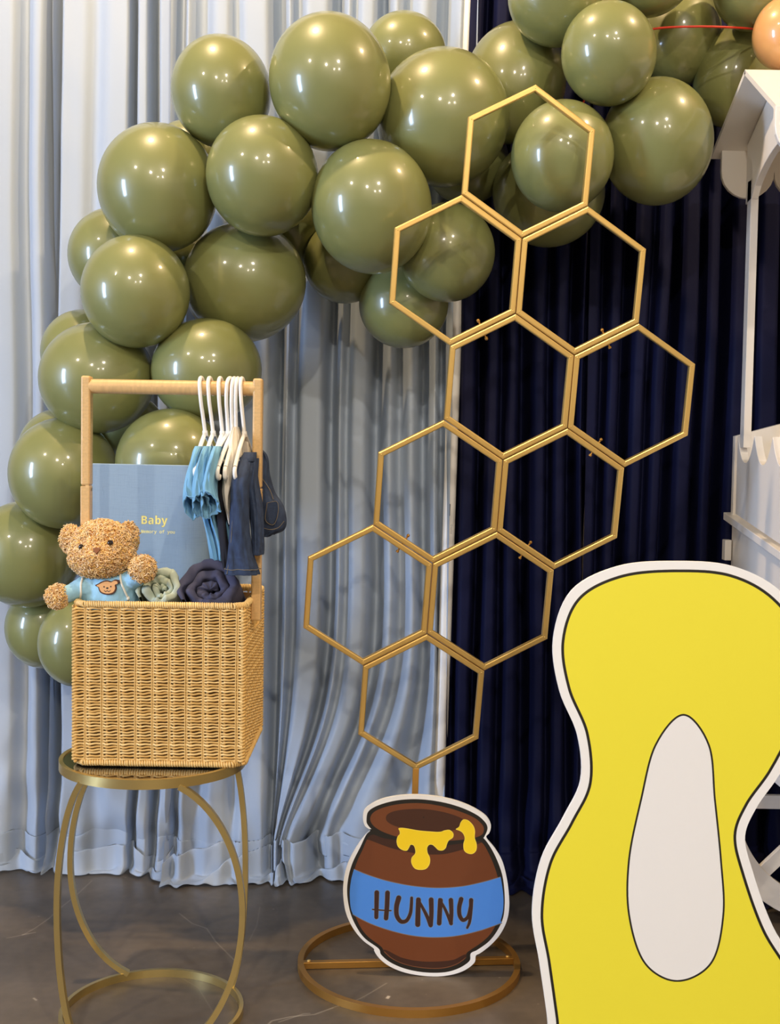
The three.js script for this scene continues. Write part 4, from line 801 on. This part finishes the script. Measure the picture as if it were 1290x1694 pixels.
// ---------------------------------------------------------------- white cart
{
  const paint = phys(0xe9e4dc, 0.38, { clearcoat: 0.25, clearcoatRoughness: 0.35 });
  const t = thing('white_cart', 'white wooden vendor cart with gabled roof, scalloped fascia and spoked wheels', 'cart', [1.3, 0, -2.9]);
  const loc = (g) => g.translate(-1.3, 0, 2.9);
  const part = (name, g, parent = t) => mesh(name, loc(Array.isArray(g) ? merge(g) : g), paint, parent);
  const XR = 1.78;                                  // far right end, outside the frame
  const ridge = at(1232, 115, 3.0), back = at(1178, 257, 3.3), X0 = ridge.x;
  const fr = at(1287, 175, 2.74), fs = (ridge.y - fr.y) / (3.0 - 2.74), front = V(X0, ridge.y - fs * 0.42, -2.58);
  // roof slopes: sheets with a mitred ridge
  const sheet = (a, b, x0, x1, th) => { const d = b.clone().sub(a), n = V(0, Math.abs(d.z), Math.abs(d.y) * Math.sign(d.z)).normalize().multiplyScalar(-th); const c = [a, b, b.clone().add(n), a.clone().add(n)]; return skin([c.map((p) => V(x0, p.y, p.z)), c.map((p) => V(x1, p.y, p.z))], true, true).toNonIndexed(); };
  const flat = (g) => { g.computeVertexNormals(); return g; };
  part('roof_panel', flat(sheet(V(0, ridge.y, ridge.z), V(0, front.y, front.z), X0, XR + .06, 0.012)));
  part('roof_panel', flat(sheet(V(0, ridge.y, ridge.z), V(0, back.y, back.z), X0, XR + .06, 0.012)));
  // scalloped fascias along both eaves, facing the camera
  const fascia = (xa, yTop, z, w, n, drop) => { const s = new THREE.Shape(); s.moveTo(xa, yTop); s.lineTo(xa, yTop - drop + w / 2); for (let i = 0; i < n; i++) for (let k = 1; k <= 12; k++) { const a = Math.PI + k / 12 * Math.PI; s.lineTo(xa + w * (i + .5) + w / 2 * Math.cos(a), yTop - drop + w / 2 + w / 2 * Math.sin(a)); } s.lineTo(xa + w * n, yTop); s.closePath(); return new THREE.ExtrudeGeometry(s, { depth: 0.012, bevelEnabled: true, bevelSize: 0.0012, bevelThickness: 0.0012, bevelSegments: 1 }).translate(0, 0, z); };
  const fa = at(1194, 241, 3.27), fb = at(1215, 328, 3.27), fw = at(1279, 300, 3.27).x - fa.x;
  part('fascia', fascia(fa.x, fa.y, -3.276, fw, 6, fa.y - fb.y));
  const ga = at(1283, 176, 2.63), gb = at(1300, 262, 2.63);
  part('fascia', fascia(ga.x, ga.y, -2.64, fw, 6, ga.y - gb.y));
  // gable board with an arch cut below, in the end plane
  const XE = at(1243, 330, 3.2).x, zy = (px, py) => { const z = XE / ((px - 645) / FPX); return null; };
  const prof = (pts, x, th) => { const s = new THREE.Shape(pts.map(([z, y]) => new THREE.Vector2(-z, y))); return new THREE.ExtrudeGeometry(s, { depth: th, bevelEnabled: true, bevelSize: 0.001, bevelThickness: 0.001, bevelSegments: 1 }).rotateY(-Math.PI / 2).translate(x, 0, 0); };
  const slopeY = (z) => (z >= 3 ? ridge.y - (z - 3) * (ridge.y - back.y) / 0.3 : ridge.y - (3 - z) * fs) - 0.016;
  const a0 = at(1243, 330, 3.2).y, apex = at(1290, 232, 2.96).y, arch = [];
  for (let i = 0; i <= 18; i++) { const u = i / 18; arch.push([lerp(3.185, 2.695, u), a0 + (apex - a0) * Math.sin(Math.PI * u) ** 0.7]); }
  part('gable_board', prof([[3.235, a0 - 0.005], [3.235, slopeY(3.235)], [3.0, ridge.y - 0.018], [2.645, slopeY(2.645)], [2.645, a0 - 0.005], ...arch.slice().reverse()], XE + 0.012, 0.016));
  // posts
  const pb = at(1237, 722, 3.2);
  const post = (x, z) => bar(V(x, pb.y - 0.03, z), V(x, a0 + 0.05, z), 0.02, 0.034);
  part('post', post(XE + 0.005, -3.205)); part('post', post(XE + 0.005, -2.67)); part('post', post(XR, -3.205)); part('post', post(XR, -2.67));
  // end panel with two hollow scallops in its top edge, then the arched back board
  const ct = (z) => lerp(at(1198, 854, 3.3).y, at(1287, 912, 2.87).y, (3.3 - z) / 0.43);       // the shelf slopes towards the camera
  const hi = at(1233, 722, 3.25).y, lo = at(1252, 766, 3.18).y, top = [];
  for (let d = 0; d < 4; d++) for (let i = 0; i <= 10; i++) { const u = i / 10, z = 3.235 - (d + u) * 0.148; top.push([z, hi - (hi - lo) * (1 - Math.abs(2 * u - 1) ** 2.2) - 0.02 * (3.235 - z)]); }
  part('end_panel', prof([...top, [2.64, ct(2.64) + 0.02], [3.235, ct(3.235) + 0.02]], XE + 0.012, 0.018));
  const bx0 = at(1213, 780, 3.29).x, by0 = at(1214, 722, 3.29).y, by1 = at(1290, 703, 3.29).y, bs = new THREE.Shape();
  bs.moveTo(bx0, ct(3.3) + 0.004); bs.lineTo(bx0, by0); for (let i = 1; i <= 20; i++) { const u = i / 20; bs.lineTo(lerp(bx0, XR, u), by0 + (by1 - by0) * 2.4 * Math.sin(Math.PI * u)); } bs.lineTo(XR, ct(3.3) + 0.004); bs.closePath();
  part('back_board', new THREE.ExtrudeGeometry(bs, { depth: 0.018, bevelEnabled: true, bevelSize: 0.001, bevelThickness: 0.001, bevelSegments: 1 }).translate(0, 0, -3.3));
  const c0 = at(1197, 858, 3.32), xl = c0.x;
  part('shelf', prof([[3.32, ct(3.32)], [2.6, ct(2.6)], [2.6, ct(2.6) - 0.018], [3.32, ct(3.32) - 0.018]].map(([z, y]) => [z, y + 0.006]), XR + 0.06, XR + 0.06 - xl));
  const bl = xl + 0.016;
  part('body_panel', prof([[3.29, ct(3.29) - 0.018], [2.63, ct(2.63) - 0.018], [2.63, 0.47], [3.29, 0.47]], bl + 0.018, 0.018));
  part('front_panel', box(XR - bl, ct(2.63) - 0.025 - 0.47, 0.018, (bl + XR) / 2, (ct(2.63) - 0.025 + 0.47) / 2, -2.64));
  part('back_panel', box(XR - bl, ct(3.29) - 0.025 - 0.47, 0.018, (bl + XR) / 2, (ct(3.29) - 0.025 + 0.47) / 2, -3.28));
  part('floor_board', box(XR - bl, 0.018, 0.64, (bl + XR) / 2, 0.475, -2.96));
  const blk = at(1199, 909, 3.3); part('corner_block', box(0.018, 0.056, 0.03, blk.x + 0.002, blk.y, -3.29));
  const lst = at(1197, 975, 3.29); part('corner_strip', box(0.02, lst.y - 0.2 - 0.47 + 0.2, 0.02, lst.x + 0.004, (lst.y + 0.47) / 2, -3.285));
  // wheels with flat spokes
  const wheel = (cx, cy, z, r) => {
    const s = new THREE.Shape(); s.absarc(0, 0, r, 0, 2 * Math.PI); const ho = new THREE.Path(); ho.absarc(0, 0, r * 0.81, 0, 2 * Math.PI, true); s.holes.push(ho);
    const ex = (q) => new THREE.ExtrudeGeometry(q, { depth: 0.018, bevelEnabled: true, bevelSize: 0.0012, bevelThickness: 0.0012, bevelSegments: 1, curveSegments: 72 });
    const w = part('wheel', ex(s).translate(cx, cy, z));
    for (let k = 0; k < 4; k++) part('spoke', box(r * 1.64, 0.036, 0.016, 0, 0, 0, 0.001).rotateZ(k * Math.PI / 4).translate(cx, cy, z + 0.009), w);
    part('hub', new THREE.CylinderGeometry(0.055, 0.055, 0.03, 36).rotateX(Math.PI / 2).translate(cx, cy, z + 0.011), w);
  };
  const w1 = at(1384, 1314, 3.18), wr = 203 * zc(1384, 1314, 3.18);
  wheel(w1.x, wr + 0.002, -3.19, wr); wheel(w1.x, wr + 0.002, -2.58, wr);
  part('axle', new THREE.CylinderGeometry(0.015, 0.015, 0.6, 16).rotateX(Math.PI / 2).translate(w1.x, wr, -2.88));
  for (const z of [-2.72, -3.1]) part('bracket', box(0.06, 0.47 - wr + 0.02, 0.03, w1.x, (0.47 + wr) / 2, z));
}

scene.traverse((o) => { if (o.isMesh) o.castShadow = o.receiveShadow = true; });
renderer.render(scene, camera);
